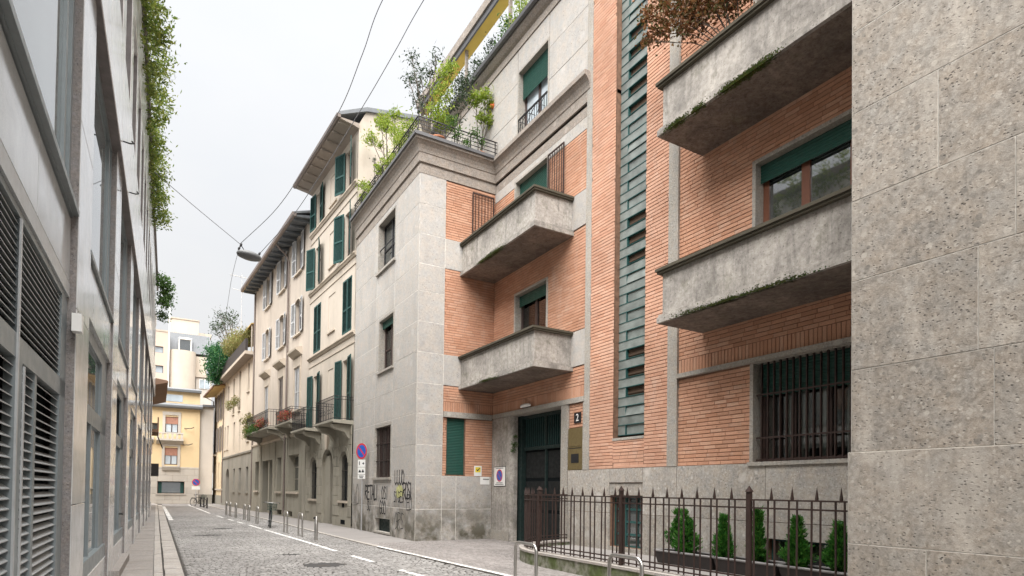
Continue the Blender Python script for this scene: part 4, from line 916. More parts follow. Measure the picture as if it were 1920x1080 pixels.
for z0, z1 in ((2.43, 2.70), (2.15, 2.41), (1.98, 2.13)): MB(fr).box(-.20, .20, .03, .045, z0, z1).build('panel', MT['white'], t)
MB(fr).box(-.13, -.09, .045, .047, 2.50, 2.64).build('arrow', MT['ink'], t); MB(fr).prism([(.05,2.54),(.10,2.54),(.10,2.50),(.16,2.56),(.10,2.62),(.10,2.58),(.05,2.58)], .045, .047, 'o').build('arrow', MT['ink'], t)
MB(fr).box(-.15, -.02, .045, .047, 2.22, 2.28).box(-.12, -.05, .045, .047, 2.28, 2.32).box(.02, .15, .045, .047, 2.22, 2.28).box(.05, .12, .045, .047, 2.28, 2.33).build('tow_symbol', MT['ink'], t)
MB(fr).box(-.13, .13, .045, .047, 2.07, 2.10).box(-.10, .10, .045, .047, 2.01, 2.04).build('lettering', MT['ink'], t)
t, fr = roadsign(3.10, 61.5, 2.3, 2.02, .32, 'faded no parking sign with white panel at the far end of street', 'road sign', 0)
MB(fr).box(-.34, .34, .03, .05, 1.36, 1.66).build('panel', MT['white'], t)
# bicycles
def bicycle(label):
    t = thing('bicycle', label, 'bicycle', (0,0,0))
    def ring(cy, cz, r, rr_, n=26): return MB().tube([(0, cy+r*math.cos(6.2832*k/n), cz+r*math.sin(6.2832*k/n)) for k in range(n+1)], rr_, 6, cap=False)
    for cy in (-.53, .53):
        w_ = ring(cy, .345, .335, .019).build('wheel', MT['rubber'], t); ring(cy, .345, .312, .010).build('rim', MT['chrome'], w_); m = MB()
        for k in range(14): a = 6.2832*k/14; m.tube([(0.012*(-1)**k, cy, .345), (0, cy+.31*math.cos(a), .345+.31*math.sin(a))], .002, 3, cap=False)
        m.tube([(-.04,cy,.345),(.04,cy,.345)], .018, 8); m.build('spokes', MT['chrome'], w_)
        ring(cy, .345, .37, .006, 30).build('mudguard', MT['basket'], w_)
    F = [(0,-.10,.29),(0,.18,.82)]; m = MB(); m.tube([(0,.13,.30),(0,.27,.85)], .017, 8).tube([(0,.13,.30),(0,-.36,.68)], .019, 8).tube([(0,.24,.72),(0,-.38,.74)], .016, 8).tube([(0,-.36,.62),(0,-.40,.80)], .02, 8)
    for s_ in (-1, 1): m.tube([(.03*s_,.53,.345),(.012*s_,.13,.30)], .010, 6).tube([(.03*s_,.53,.345),(.012*s_,.24,.70)], .008, 6).tube([(.035*s_,-.53,.345),(.03*s_,-.39,.64)], .012, 6)
    m.build('frame', MT['iron_black'], t)
    MB().tube([(0,-.40,.78),(0,-.41,.98)], .013, 8).tube([(-.29,-.22,1.0),(-.25,-.34,1.02),(-.1,-.41,1.0),(.1,-.41,1.0),(.25,-.34,1.02),(.29,-.22,1.0)], .011, 8).build('handlebar', MT['chrome'], t)
    for s_ in (-1, 1): MB().tube([(.29*s_,-.24,1.0),(.30*s_,-.13,.99)], .017, 8).build('grip', MT['rubber'], t)
    m = MB(); m.add([(-.08,.42,.92),(.08,.42,.92),(.02,.14,.93),(-.02,.14,.93),(-.085,.42,.96),(.085,.42,.96),(.025,.13,.965),(-.025,.13,.965)], [(0,3,2,1),(4,5,6,7),(0,1,5,4),(1,2,6,5),(2,3,7,6),(3,0,4,7)]); m.build('saddle', MT['rubber'], t)
    MB().tube([(0,.26,.82),(0,.29,.93)], .013, 8).build('seat_post', MT['chrome'], t)
    m = MB(); x0, x1, y0, y1, z0, z1 = -.17, .17, -.72, -.45, .72, .96
    for k in range(9): 
        q = x0+(x1-x0)*k/8; m.tube([(q*.85,y0+.03,z0),(q,y0,z1)], .004, 4).tube([(q*.85,y1-.02,z0),(q,y1,z1)], .004, 4)
        q = y0+(y1-y0)*k/8; m.tube([(x0*.85,q,z0),(x0,q,z1)], .004, 4).tube([(x1*.85,q,z0),(x1,q,z1)], .004, 4)
    for z in (z0, (z0+z1)/2, z1): m.tube([(x0,y0,z),(x1,y0,z),(x1,y1,z),(x0,y1,z),(x0,y0,z)], .006, 4)
    m.box(x0*.85, x1*.85, y0+.03, y1-.02, z0, z0+.006); m.build('basket', MT['basket'], t)
    MB().tube([(-.05,.13,.30),(.05,.13,.30)], .02, 8).tube([(-.06,.13,.30),(-.06,.20,.16)], .009, 6).tube([(.06,.13,.30),(.06,.06,.44)], .009, 6).box(-.12, -.06, .16, .24, .15, .17).box(.06, .12, .02, .10, .43, .45).build('crank', MT['chrome'], t)
    MB().tube([(.02,.40,.68),(.02,.72,.70)], .007, 5).tube([(-.06,.40,.70),(-.06,.75,.72),(.06,.75,.72),(.06,.40,.70)], .007, 5).build('rear_rack', MT['iron_black'], t)
    return t
bk = bicycle('dark bicycle with front basket parked between the steel hoops'); bk.location = (4.02, 26.3, .0); bk.rotation_euler = (R(0), R(4), R(-6)); del INV[bk.name]
clone(bk, (3.02, 55.9, 0), 'small green bicycle parked by the far dark posts', R(40))
# hanging street lamp and cables
lm = thing('street_lamp', 'grey oval street lamp hanging from cables over the street', 'street lamp', (2.8, 24, 10.1)); cx, cy, cz = 2.78, 24.0, 10.12
m = MB(); n = 22; prof = [(.0,.10),(.30,.095),(.62,.06),(.70,0),(.62,-.055),(.30,-.085),(0,-.09)]; vs_, fs_ = [], []
rad = [(.04,.17),(.26,.15),(.38,.09),(.41,.0),(.38,-.07),(.26,-.12),(.04,-.14)]
for r_, z in rad:
    for k in range(n): a = 6.2832*k/n; vs_.append((cx+r_*1.05*math.cos(a), cy+r_*.8*math.sin(a), cz+z*.85+ -.10*(r_*math.cos(a))))
for i in range(len(rad)-1):
    for k in range(n): fs_.append((i*n+k, i*n+(k+1) % n, (i+1)*n+(k+1) % n, (i+1)*n+k))
m.add(vs_, fs_, True); m.add(vs_[:n], [tuple(range(n))]); m.add(vs_[-n:], [tuple(range(n))]); m.build('lamp_housing', MT['lamp'], lm)
MB().tube([(cx-.12,cy,cz+.10),(cx-.26,cy,cz+.32),(2.50,24,10.50)], .016, 6).tube([(cx+.30,cy,cz+.04),(cx+.34,cy,cz+.16),(3.13,24,10.30)], .014, 6).build('bracket', MT['iron_black'], lm)
for p in ((2.50,24,10.46), (2.44,24,10.33), (3.13,24,10.27)): MB().tube([(p[0]-.03,p[1],p[2]-.06),(p[0],p[1],p[2]),(p[0]+.03,p[1],p[2]+.07)], [.02,.045,.02], 8).build('insulator', MT['iron_black'], lm)
def smooth_path(pts, n=8):
    out = []; P_ = [Vector(p) for p in pts]; P_ = [P_[0]*2-P_[1]] + P_ + [P_[-1]*2-P_[-2]]
    for i in range(1, len(P_)-2):
        for k in range(n):
            t = k/n; a, b, c, d = P_[i-1:i+3]; out.append(.5*((2*b)+(c-a)*t+(2*a-5*b+4*c-d)*t*t+(3*b-a-3*c+d)*t**3))
    return out+[P_[-2]]
def cable(pts, r, lab): tag(MB().tube(smooth_path(pts), r, 5, cap=False).build('overhead_cable', MT['wire']), lab, 'cable', 'overhead cables')
cable([(2.47,24,10.5),(3.33,21.5,11.04),(3.85,19,11.65),(4.28,17,12.35),(4.43,15.5,12.99),(4.6,13.9,13.7),(5.4,9.5,14.6),(6.95,3.9,15.0)], .011, 'cable rising right from the left end of the hanging lamp')
cable([(3.15,24,10.3),(3.86,22,11.0),(4.39,20,11.77),(5.03,17.5,12.88),(5.4,15.8,13.6),(5.71,14.5,14.26),(6.1,10.5,14.7),(6.95,3.7,15.0)], .011, 'cable rising right from the right end of the hanging lamp')
cable([(2.47,24,10.5),(1.06,24,11.45),(-.36,24,12.45)], .012, 'short cable from hanging lamp to the creeper covered left building'); cable([(2.43,24,10.3),(2.55,27.5,10.35),(2.8,32,10.45),(4.35,58.5,11.0)], .008, 'thin cable trailing down the street from the hanging lamp')

# ================================================================== LEFT BUILDING
KL = .014
FL = (Vector((-.751, 0, 0)), Vector((KL, 1, 0)), Vector((1, -KL, 0)))
LB = thing('modern_office_building', 'modern office building of polished grey stone, glass and louvres along the left', 'building', (-1, 20, 0))
YE = 39.7; MOD = 4.12; Y1 = 6.76
MB(FL).box(-6, YE-.3, -9, -.30, 0, 12.8).build('inner_core', MT['void'], LB)
bays = [Y1+MOD*k for k in range(-2, 8)]
stone_wall = MB(FL).box(-6, YE, -.30, -.085, 6.70, 8.3).box(-6, YE, -.3, -.085, 10.72, 12.7).build('frame_wall', MT['pol_hi'], LB)
RC = -.07
for bi, y0 in enumerate(bays):
    y1 = min(y0+MOD, YE); g0 = y0+1.0
    if y0 >= YE-.3: continue
    # stone panels of the solid strip, rough sawn edge towards the viewer
    for c, d in ((.06, 1.42), (1.42, 3.22), (3.22, 4.95), (4.95, 6.70)):
        MB(FL).slab(y0+.004, min(g0, YE)-.003, -.3, .0, c+.004, d-.004, .004).build('stone_panel', MT['pol'], LB)
    MB(FL).box(y0-.012, y0+.001, -.29, -.006, .06, 6.69).build('sawn_edge', MT['granite'], LB)
    if g0 >= YE: continue
    # spandrel between the glazed storeys
    if bi != 1:
        MB(FL).slab(g0, y1-.014, -.3, RC+.045, 3.44, 4.02, .004).build('spandrel', MT['pol'], LB)
    # upper glazing
    wn_ = MB(FL).box(g0, y1-.014, RC-.06, RC+.03, 4.04, 4.15).box(g0, y1-.014, RC-.06, RC+.0, 6.6, 6.70).box(g0, g0+.05, RC-.06, RC, 4.15, 6.6).box(y1-.40, y1-.32, RC-.06, RC-.004, 4.15, 6.6).box(y1-.10, y1-.014, RC-.06, RC, 4.15, 6.6).build('upper_window', MT['frame'], LB)
    MB(FL).box(g0+.05, y1-.40, RC-.04, RC-.03, 4.15, 6.6).build('pane', MT['glass_left'], wn_); MB(FL).box(y1-.32, y1-.10, RC-.04, RC-.03, 4.15, 6.6).build('pane', MT['glass_left'], wn_)
    MB(FL).box(g0, y1-.02, RC, RC+.075, 4.05, 4.10).build('sill_rail', MT['frame'], wn_)
    if bi == 1:                                              # louvred bay beside the camera
        fr_ = MB(FL); a, b = g0-.4, y1-.014
        for z0, z1 in ((.0, .06), (2.38, 2.53), (3.25, 3.44)): fr_.box(a, b, RC-.06, RC, z0, z1)
        fr_.box(b-.30, b, RC-.06, RC, .06, 3.25).box(4.76, 4.82, RC-.06, RC, 2.53, 3.25).box(4.72, 4.92, RC-.06, RC, .06, 2.38).box(5.36, 5.44, RC-.06, RC-.004, .06, 2.38)
        lv = fr_.build('louvre_screen', MT['frame'], LB)
        MB(FL).slab(a, 5.18, -.3, RC+.012, 3.44, 4.02, .004).build('spandrel', MT['pol'], LB); MB(FL).slab(5.186, b, -.3, RC+.012, 3.44, 4.02, .004).build('spandrel', MT['pol'], LB); MB(FL).box(a, b, RC-.012, RC+.016, 3.30, 3.425).build('head_rail', MT['frame_l'], lv)
        MB(FL).box(4.725, 4.755, RC, RC+.012, .06, 3.24).box(4.93, 4.96, RC, RC+.01, .06, 2.36).build('mullion_cap', MT['frame_l'], lv)
        for u0, u1, z0, z1, pt in ((a, 4.76, 2.53, 3.25, .048), (4.82, b-.30, 2.53, 3.25, .048), (a, 4.72, .06, 2.38, .062), (4.92, 5.36, .06, 2.38, .062), (5.44, b-.30, .06, 2.38, .062)):
            nn = int((z1-z0)/pt); me_ = MB(FL); me_.fr = (Vector((0,0,0)), FL[1], FL[2])
            me_.add([(u0,-.012,0),(u1,-.012,0),(u1,-.055,pt*.52),(u0,-.055,pt*.52),(u0,-.012,.006),(u1,-.012,.006),(u1,-.055,pt*.52+.006),(u0,-.055,pt*.52+.006)], [(0,1,2,3),(4,7,6,5),(0,4,5,1)])
            me2 = me_.mesh('slat', MT['slat'])
            for i in range(nn):
                o = bpy.data.objects.new('slat', me2); COL.objects.link(o); attach(o, lv); o.location = FL[0]+FL[2]*RC+Vector((0,0,z0+.006+i*(z1-z0)/nn))
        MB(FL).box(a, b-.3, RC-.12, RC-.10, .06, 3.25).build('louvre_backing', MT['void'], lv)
        continue
    # ground floor glazing: lower window, transom window; door in bay 3
    door = bi == 3
    wn_ = MB(FL); a, b = g0, y1-.014
    for z0, z1 in ((.55, .74), (2.34, 2.55), (3.28, 3.44)): wn_.box(a, b, RC-.06, RC+(.03 if z0 < 1 else 0), z0, z1)
    wn_.box(a, a+.05, RC-.06, RC, .74, 3.28).box(b-.75, b, RC-.06, RC, .74, 3.28)
    mid = (a+b-.75)/2; wn_.box(mid-.025, mid+.025, RC-.06, RC, .74, 2.34)
    w_ = wn_.build('door' if door else 'shop_window', MT['frame'], LB)
    for u0, u1, z0, z1 in ((a+.05, mid-.025, .74, 2.34), (mid+.025, b-.75, .74, 2.34), (a+.05, b-.75, 2.55, 3.28)):
        MB(FL).box(u0, u1, RC-.045, RC-.035, z0, z1).build('pane', MT['void'] if (door and z0 > 2.5) else MT['glass_left'], w_)
    MB(FL).slab(a, b, -.3, RC+.04, .06, .55, .004).build('plinth_panel', MT['pol'], LB)
    if door: MB(FL).tube([(b-.80, RC+.0, 1.05), (b-.80, RC+.07, 1.05), (b-.95, RC+.07, 1.05)], .014, 6).build('door_handle', MT['iron_black'], w_); MB(FL).box(a, b, RC, RC+.16, .06, .20).build('step', MT['flag'], LB)
MB(FL).box(-6, YE, -.3, .012, 0, .06).build('base_course', MT['flag'], LB)
# frieze, loggia storey, parapet
y = bays[0]
while y < YE-.1:
    e = min(y+MOD/2, YE)
    MB(FL).slab(y+.004, e-.004, -.09, .05, 6.70, 8.30, .01).build('frieze_panel', MT['pol_hi'], LB); MB(FL).slab(y+.004, e-.004, -.09, .03, 10.72, 12.70, .01).build('parapet_panel', MT['pol_hi'], LB)
    MB(FL).slab(y+.004, y+.62, -.3, .03, 8.30, 10.72, .01).build('loggia_pier', MT['pol_hi'], LB); MB(FL).box(y-.008, y+.003, -.3, .02, 8.31, 10.71).build('pier_side', MT['mauve'], LB)
    lw = MB(FL).box(y+.62, e, -.30, -.24, 8.30, 8.42).box(y+.62, e, -.30, -.24, 10.6, 10.72).box(y+.62, y+.68, -.3, -.24, 8.42, 10.6).box(e-.06, e, -.3, -.24, 8.42, 10.6).build('loggia_window', MT['frame'], LB)
    MB(FL).box(y+.68, e-.06, -.29, -.28, 8.42, 10.6).build('pane', MT['glass_left'], lw); MB(FL).box(y+.62, e, -.24, .03, 8.285, 8.30).build('reveal', MT['mauve'], lw); y += MOD/2
MB(FL).box(-6, YE, -.08, .045, 6.66, 6.70).build('drip_edge', MT['mauve'], LB); MB(FL).box(-6, YE, -.25, .10, 12.70, 13.0).build('roof_fascia', MT['mauve'], LB); MB(FL).box(-6, YE, -9, -.25, 12.70, 12.9).build('flat_roof', MT['zinc'], LB)
MB(FL).box(6.62, 6.74, -.02, .055, 2.98, 3.14).build('alarm_box', MT['white'], LB); 
for yy, zz in ((12.9, 6.92), (11.1, 6.95), (24.0, 12.47)): MB(FL).tube([(yy,.05,zz),(yy,.14,zz-.01),(yy+.05,.19,zz+.03),(yy+.1,.16,zz+.08)], .012, 6).build('wall_hook', MT['iron_black'], LB)

# ================================================================== HOUSES ON THE RIGHT, CURVING AWAY
DD = .055; nn_ = math.hypot(DD, 1)
F3 = (Vector((XW, 24.4, 0)), Vector((-DD, 1, 0))/nn_, Vector((-1, -DD, 0))/nn_)
P5 = F3[0]+F3[1]*20.9; D5 = .04; n5 = math.hypot(D5, 1)
F5 = (P5, Vector((-D5, 1, 0))/n5, Vector((-1, -D5, 0))/n5)
def shutter(par, fr, u0, u1, z0, z1, o, mat, mid=True, tilt=0., slatp=.055, name='shutter'):
    """louvred leaf; tilt opens its far edge outward"""
    m = MB(fr); fw_ = .05; th = .035
    def O(u): return o+(u-u0)*tilt
    def bx(a, b, c, d, t0=0., t1=th):
        m.add([(a,O(a)+t0,c),(b,O(b)+t0,c),(b,O(b)+t1,c),(a,O(a)+t1,c),(a,O(a)+t0,d),(b,O(b)+t0,d),(b,O(b)+t1,d),(a,O(a)+t1,d)], [(0,3,2,1),(4,5,6,7),(0,1,5,4),(1,2,6,5),(2,3,7,6),(3,0,4,7)])
    bx(u0, u0+fw_, z0, z1); bx(u1-fw_, u1, z0, z1); bx(u0+fw_, u1-fw_, z0, z0+.09); bx(u0+fw_, u1-fw_, z1-.07, z1)
    if mid: q = z0+(z1-z0)*.42; bx(u0+fw_, u1-fw_, q, q+.07)
    z = z0+.1
    while z < z1-.08: 
        a, b = u0+fw_, u1-fw_; m.add([(a,O(a)+.004,z+.03),(b,O(b)+.004,z+.03),(b,O(b)+.028,z),(a,O(a)+.028,z)], [(0,1,2,3)]); z += slatp
    m.add([(u0+.01,O(u0)+.003,z0+.01),(u1-.01,O(u1)+.003,z0+.01),(u1-.01,O(u1)+.003,z1-.01),(u0+.01,O(u0)+.003,z1-.01)], [(0,1,2,3)])
    return m.build(name, MT[mat], par)
# ---- R3 cream house with green shutters
R3 = thing('cream_house', 'tall cream plaster house with dark green shutters beside the stone wing', 'house', (6.7, 27.6, 0))
AX = (1.12, 5.55); E3 = 6.85
ops = []
for ax in AX: ops += [(ax-.38, ax+.38, 14.38, 16.0), (ax-.40, ax+.40, 11.42, 13.35), (ax-.62, ax+.62, 8.2, 10.5), (ax-.40, ax+.40, 4.40, 7.05)]
blind = [(2.75, 3.75, 11.75, 13.3), (2.75, 3.75, 8.75, 10.4), (2.75, 3.75, 14.6, 15.9), (2.85, 3.65, 4.6, 7.0)]
m = MB(F3); m.wall(0, E3, 4.2, 16.35, ops+blind, 0, .16); m.build('wall', MT['cream'], R3)
for a, b, c, d in blind:
    MB(F3).box(a, b, -.05, -.025, c, d).build('blind_recess', MT['cream'], R3)
for a, b, c, d in blind[:3]: MB(F3).box(a-.05, b+.05, -.03, .07, c-.10, c-.02).build('blind_sill', MT['cream_trim'], R3)
arches = [(.46, 1.52, 1.10, 3.18, .50), (2.46, 4.06, 0, 3.38, .70), (4.95, 6.1, 1.10, 3.12, .52)]
m = MB(F3); m.wall(0, E3, 0, 4.2, arches, .05, .35); gw3 = m.build('ground_floor_wall', MT['stucco_base'], R3)
for i, z in enumerate([.45+.42*k for k in range(9)]):                     # rusticated courses, each block its own piece
    for a, b in ((0.02, .42), (1.56, 2.0), (2.0, 2.42), (4.10, 4.5), (4.5, 4.91), (6.14, 6.5), (6.5, 6.83)):
        if z < 3.9: MB(F3).slab(a+.006, b-.006, .05, .075, z+.008, z+.412, .012).build('rusticated_block', MT['stucco_base'], gw3)
for a, b, c, d, rise in arches:
    m = MB(F3); n = 13; cx_, rr_ = (a+b)/2, (b-a)/2
    for k in range(n):
        t0, t1 = math.pi*(k+.03)/n, math.pi*(k+.97)/n; q = 1+.22/rr_
        pts = [(cx_+rr_*math.cos(t)*f, d-rise+(rise+(f-1)*rr_)*math.sin(t) if f > 1 else d-rise+rise*math.sin(t)) for t, f in ((t0, 1), (t1, 1), (t1, q), (t0, q))]
        MB(F3).prism([(x, z) for x, z in pts], .05, .085, 'o').build('voussoir', MT['stucco_base'], gw3)
MB(F3).prism([(3.12, 3.36), (3.40, 3.36), (3.48, 4.05), (3.04, 4.05)], .05, .16, 'o').build('keystone', MT['cream_trim'], gw3)
for a, b, c, d, rise in (arches[0], arches[2]):
    w_ = sash(R3, F3, a, b, c, d, -.16, 2, 'green_dark', 'glass', .06); MB(F3).box(a-.08, b+.08, -.2, .13, c-.09, c).build('window_sill', MT['cream_trim'], R3)
    gb = MB(F3).box(a, b, -.05, -.03, 1.7, 1.725).build('window_grille', MT['iron_black'], R3); MB(F3).box(a, b, -.05, -.03, 2.35, 2.375).build('grille_crossbar', MT['iron_black'], gb)
    for k in range(6): q = a+.1+k*(b-a-.2)/5; MB(F3).box(q-.01, q+.01, -.055, -.03, c, d-.15).build('grille_bar', MT['iron_black'], gb)
dr = MB(F3).box(2.46, 4.06, -.34, -.30, 0, 3.38).build('door', MT['wood_dark'], R3)
for a, b, c, d in ((2.55, 3.2, .2, 1.1), (3.3, 3.97, .2, 1.1), (2.55, 3.2, 1.25, 2.5), (3.3, 3.97, 1.25, 2.5)): MB(F3).slab(a, b, -.30, -.27, c, d, .03).build('door_panel', MT['wood_dark'], dr)
MB(F3).box(3.2, 4.06, -.30, -.05, 0, 3.1).build('open_leaf', MT['stucco_base'], dr)
for a, b in ((.55, 1.35),): MB(F3).box(a+.3, a+.58, .04, .056, .82, 1.0).build('vent_grating', MT['void'], R3); MB(F3).box(a+.2, a+.75, .04, .056, .12, .3).build('vent_grating', MT['void'], R3)
for z, pj in ((14.20, .12), (11.25, .12), (8.0, .13)):
    MB(F3).prism([(0,z-.09),(.05,z-.09),(pj*.7,z-.02),(pj,z),(pj,z+.06),(0,z+.10)], 0, E3, 'u').build('string_course', MT['cream_trim'], R3); MB(F3).box(0, E3, 0, .03, z-.42, z-.37).build('fillet', MT['cream_trim'], R3)
for i, (a, b, c, d) in enumerate(ops):
    kind = i % 4; w_ = None
    if kind != 2:
        w_ = sash(R3, F3, a, b, c, d, -.13, 2 if kind != 3 else 1, 'wood_dark' if kind < 3 else 'cream_trim', 'glass', .05, 'window', (c+(d-c)*.72,))
        t1 = .35 if i in (0, 1, 5) else .12
        shutter(w_, F3, b+.02, b+.64, c-.05, d+.05, .05, 'shut_g', tilt=t1); shutter(w_, F3, a-.64, a-.02, c-.05, d+.05, .05+.62*t1, 'shut_g', tilt=-t1)
    else:
        w_ = MB(F3).box(a, b, -.12, -.1, c, d).build('window', MT['cream_trim'], R3); md = (a+b)/2
        shutter(w_, F3, a+.04, md-.02, c, d, -.03, 'shut_g'); shutter(w_, F3, md+.02, b-.04, c, d, -.03, 'shut_g')
# balconies with iron rails
def iron_balcony(root, fr, u0, u1, pj, z, mat_slab, corb=True, nb=.11, hh=.95, belly=0.):
    s_ = MB(fr).prism([(0,z-.16),(pj-.05,z-.12),(pj,z-.08),(pj,z),(0,z)], u0, u1, 'u').build('balcony', MT[mat_slab], root)
    if corb:
        for q in (u0+.25, u1-.55): MB(fr).prism([(0,z-.75),(.12,z-.7),(.3,z-.45),(.62,z-.36),(pj-.1,z-.30),(pj-.06,z-.16),(0,z-.16)], q, q+.3, 'u').build('corbel', MT[mat_slab], s_)
    r_ = MB(fr)
    for zz in (z+.06, z+hh-.12, z+hh): r_.tube([(u0+.04,0,zz),(u0+.04,pj-.05,zz),(u1-.04,pj-.05,zz),(u1-.04,0,zz)], .014, 5)
    rl = r_.build('railing', MT['iron_black'], s_); k = u0+.04+nb
    while k < u1-.05: MB(fr).tube([(k,pj-.05,z+.02),(k,pj-.05+belly,z+.25),(k,pj-.05,z+hh)], .009, 5, cap=False).build('baluster', MT['iron_black'], s_); k += nb
    for q in (u0+.04, u1-.04):
        o_ = .12
        while o_ < pj-.1: MB(fr).tube([(q,o_,z),(q,o_,z+hh)], .009, 5, cap=False).build('baluster', MT['iron_black'], s_); o_ += nb
    sc = MB(fr); k = u0+.2
    while k < u1-.2:
        sc.tube([(k-.07,pj-.045,z+.35),(k,pj-.045,z+.44),(k+.07,pj-.045,z+.35),(k,pj-.045,z+.26),(k-.07,pj-.045,z+.35)], .008, 4, cap=False); k += nb*2
    sc.build('scroll', MT['iron_black'], s_, kind='stuff'); return s_
iron_balcony(R3, F3, .02, 2.7, .85, 4.38, 'stucco_base'); iron_balcony(R3, F3, 4.2, 6.8, .85, 4.38, 'stucco_base')
# eave, gutter, roof and gable end
MB(F3).prism([(0,16.35),(.22,16.42),(.80,16.50),(.80,16.56),(.22,16.56),(0,16.56)], -.05, E3+.05, 'u').build('eave_soffit', MT['eave_wood'], R3)
for k in range(9): MB(F3).box(.1+k*.8, .16+k*.8, .1, .79, 16.40+.0, 16.47+.02).build('eave_bracket', MT['eave_wood'], R3)
MB(F3).prism([(.78,16.52),(.86,16.50),(.92,16.55),(.94,16.66),(.78,16.66)], -.1, E3+.1, 'u').build('gutter', MT['gutter'], R3)
pr_ = [(.85,16.60),(-.3,17.15),(-2.6,17.62),(-6,18.4),(-6,18.6),(-2.6,17.8),(-.3,17.32),(.85,16.74)]
MB(F3).prism(pr_[::-1], -.1, E3+.1, 'u').build('roof', MT['zinc'], R3)
m = MB(F3); m.prism([(0,4.2),(0,16.55),(-.3,17.15),(-2.6,17.62),(-6,18.4),(-6,4.2)][::-1], .0, .12, 'u'); m.build('gable_wall', MT['cream'], R3)
MB(F3).prism([(-.4,0),(-.4,16.4),(-6,16.4),(-6,0)][::-1], .3, E3-.02, 'u').build('inner_core', MT['void'], R3)

# ---- R4 beige house with pale grey shutters
R4 = thing('beige_house', 'beige plaster house with pale grey shutters and wide dark eave', 'house', (6, 38, 0))
A4 = (9.1, 12.72, 16.6); S4, E4 = 6.86, 20.9; ops = []
for ax in A4: ops += [(ax-.52, ax+.52, 13.15, 15.0), (ax-.50, ax+.50, 9.85, 11.6, .22), (ax-.60, ax+.60, 5.75 if ax < 10 else 5.05, 8.0)]
m = MB(F3); m.wall(S4, E4, 4.5, 15.2, ops, .0, .2); m.build('wall', MT['beige'], R4)
gops = [(8.35, 10.55, 1.42, 3.40), (12.17, 13.22, 1.42, 3.38), (14.35, 17.35, .0, 3.32), (18.4, 19.6, 1.42, 3.34), (9.5, 10.4, .05, .35), (11.9, 13.1, .05, .35)]
m = MB(F3); m.wall(S4, E4, 0, 4.5, gops, .04, .4); m.build('ground_floor_wall', MT['stucco_base'], R4)
MB(F3).prism([(.04,4.36),(.1,4.4),(.12,4.5),(.0,4.56)], S4, E4, 'u').build('string_course', MT['cream_trim'], R4)
for i, h in enumerate(ops):
    a, b, c, d = h[:4]; kind = i % 3
    w_ = sash(R4, F3, a, b, c, d, -.14, 2, 'wood_dark', 'glass', .06)
    if kind < 2:
        shutter(w_, F3, b+.02, b+.62, c-.04, d+(.02 if kind else .06), .04, 'shut_grey', tilt=.1); shutter(w_, F3, a-.62, a-.02, c-.04, d+(.02 if kind else .06), .10, 'shut_grey', tilt=-.1)
        MB(F3).box(a-.12, b+.12, -.1, .12, c-.12, c-.03).build('window_sill', MT['cream_trim'], R4)
        if kind: 
            n = 8; pts = [((a+b)/2+(.62)*math.cos(math.pi*(1-k/n)), d-.22+.30*math.sin(math.pi*(1-k/n))) for k in range(n+1)]
            MB(F3).tube([(x, .04, z) for x, z in pts], .05, 5).build('arched_label', MT['cream_trim'], R4)
    else:
        MB(F3).prism([(0,8.58),(.10,8.62),(.20,8.72),(.34,8.80),(.36,8.90),(.05,9.0),(0,9.0)], a-.32, b+.32, 'u').build('window_hood', MT['cream_trim'], R4); MB(F3).box(a-.15, b+.15, 0, .05, 8.05, 8.5).build('frieze', MT['cream_trim'], R4)
        MB(F3).box(a-.15, a, 0, .05, c, 8.05).box(b, b+.15, 0, .05, c, 8.05).build('window_surround', MT['cream_trim'], R4)
        md = (a+b)/2; sm = 'shut_grey' if i != 5 else 'shut_dk'; shutter(w_, F3, a+.03, md-.015, c, d, -.06, sm); shutter(w_, F3, md+.015, b-.03, c, d, -.06, sm)
        if c > 5.5: MB(F3).box(a-.2, b+.2, 0, .14, c-.14, c-.02).build('window_sill', MT['cream_trim'], R4)
for i, h in enumerate(gops):
    a, b, c, d = h[:4]
    if i == 2:
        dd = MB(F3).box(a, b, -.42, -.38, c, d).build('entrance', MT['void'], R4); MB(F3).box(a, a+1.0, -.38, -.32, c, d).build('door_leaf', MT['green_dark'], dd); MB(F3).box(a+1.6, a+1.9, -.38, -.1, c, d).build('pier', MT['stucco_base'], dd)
    elif i < 4:
        w_ = sash(R4, F3, a, b, c, d, -.3, 2, 'stucco_base' if i == 0 else 'green_dark', 'glass', .07, 'window', (2.1, 2.75)); MB(F3).box(a-.1, b+.1, -.2, .14, c-.12, c-.01).build('window_sill', MT['cream_trim'], R4)
    else: MB(F3).box(a, b, -.4, -.3, c, d).build('basement_grating', MT['void'], R4)
for a, b in ((10.7, 11.3), (13.6, 14.2), (17.5, 18.1), (S4+.02, S4+.5)): MB(F3).box(a, b, .04, .09, 0, 4.34).build('pilaster_strip', MT['stucco_base'], R4)
iron_balcony(R4, F3, 11.35, 18.3, 1.0, 5.0, 'stucco_base', True, .14, .98); iron_balcony(R4, F3, 7.2, 10.6, .8, 5.0, 'stucco_base', True, .14, .7)
m = MB(F3); m.prism([(0,15.2),(.25,15.16),(.80,15.10),(.80,15.18),(.25,15.30),(0,15.34)], S4-.02, E4+.15, 'u'); m.build('eave_soffit', MT['eave_dark'], R4)
for k in range(17): MB(F3).box(S4+.2+k*.85, S4+.32+k*.85, .05, .78, 15.0, 15.12).build('eave_rafter', MT['eave_dark'], R4)
MB(F3).prism([(.76,15.12),(.86,15.10),(.94,15.16),(.96,15.30),(.76,15.30)], S4-.05, E4+.2, 'u').build('gutter', MT['gutter'], R4)
MB(F3).prism([(-6,17.6),(.88,15.32),(.88,15.22),(-6,17.4)], S4-.05, E4+.15, 'u').build('roof', MT['zinc'], R4)
MB(F3).prism([(0,0),(0,15.3),(-6,17.4),(-6,0)][::-1], E4-.1, E4, 'u').build('end_wall', MT['beige'], R4)
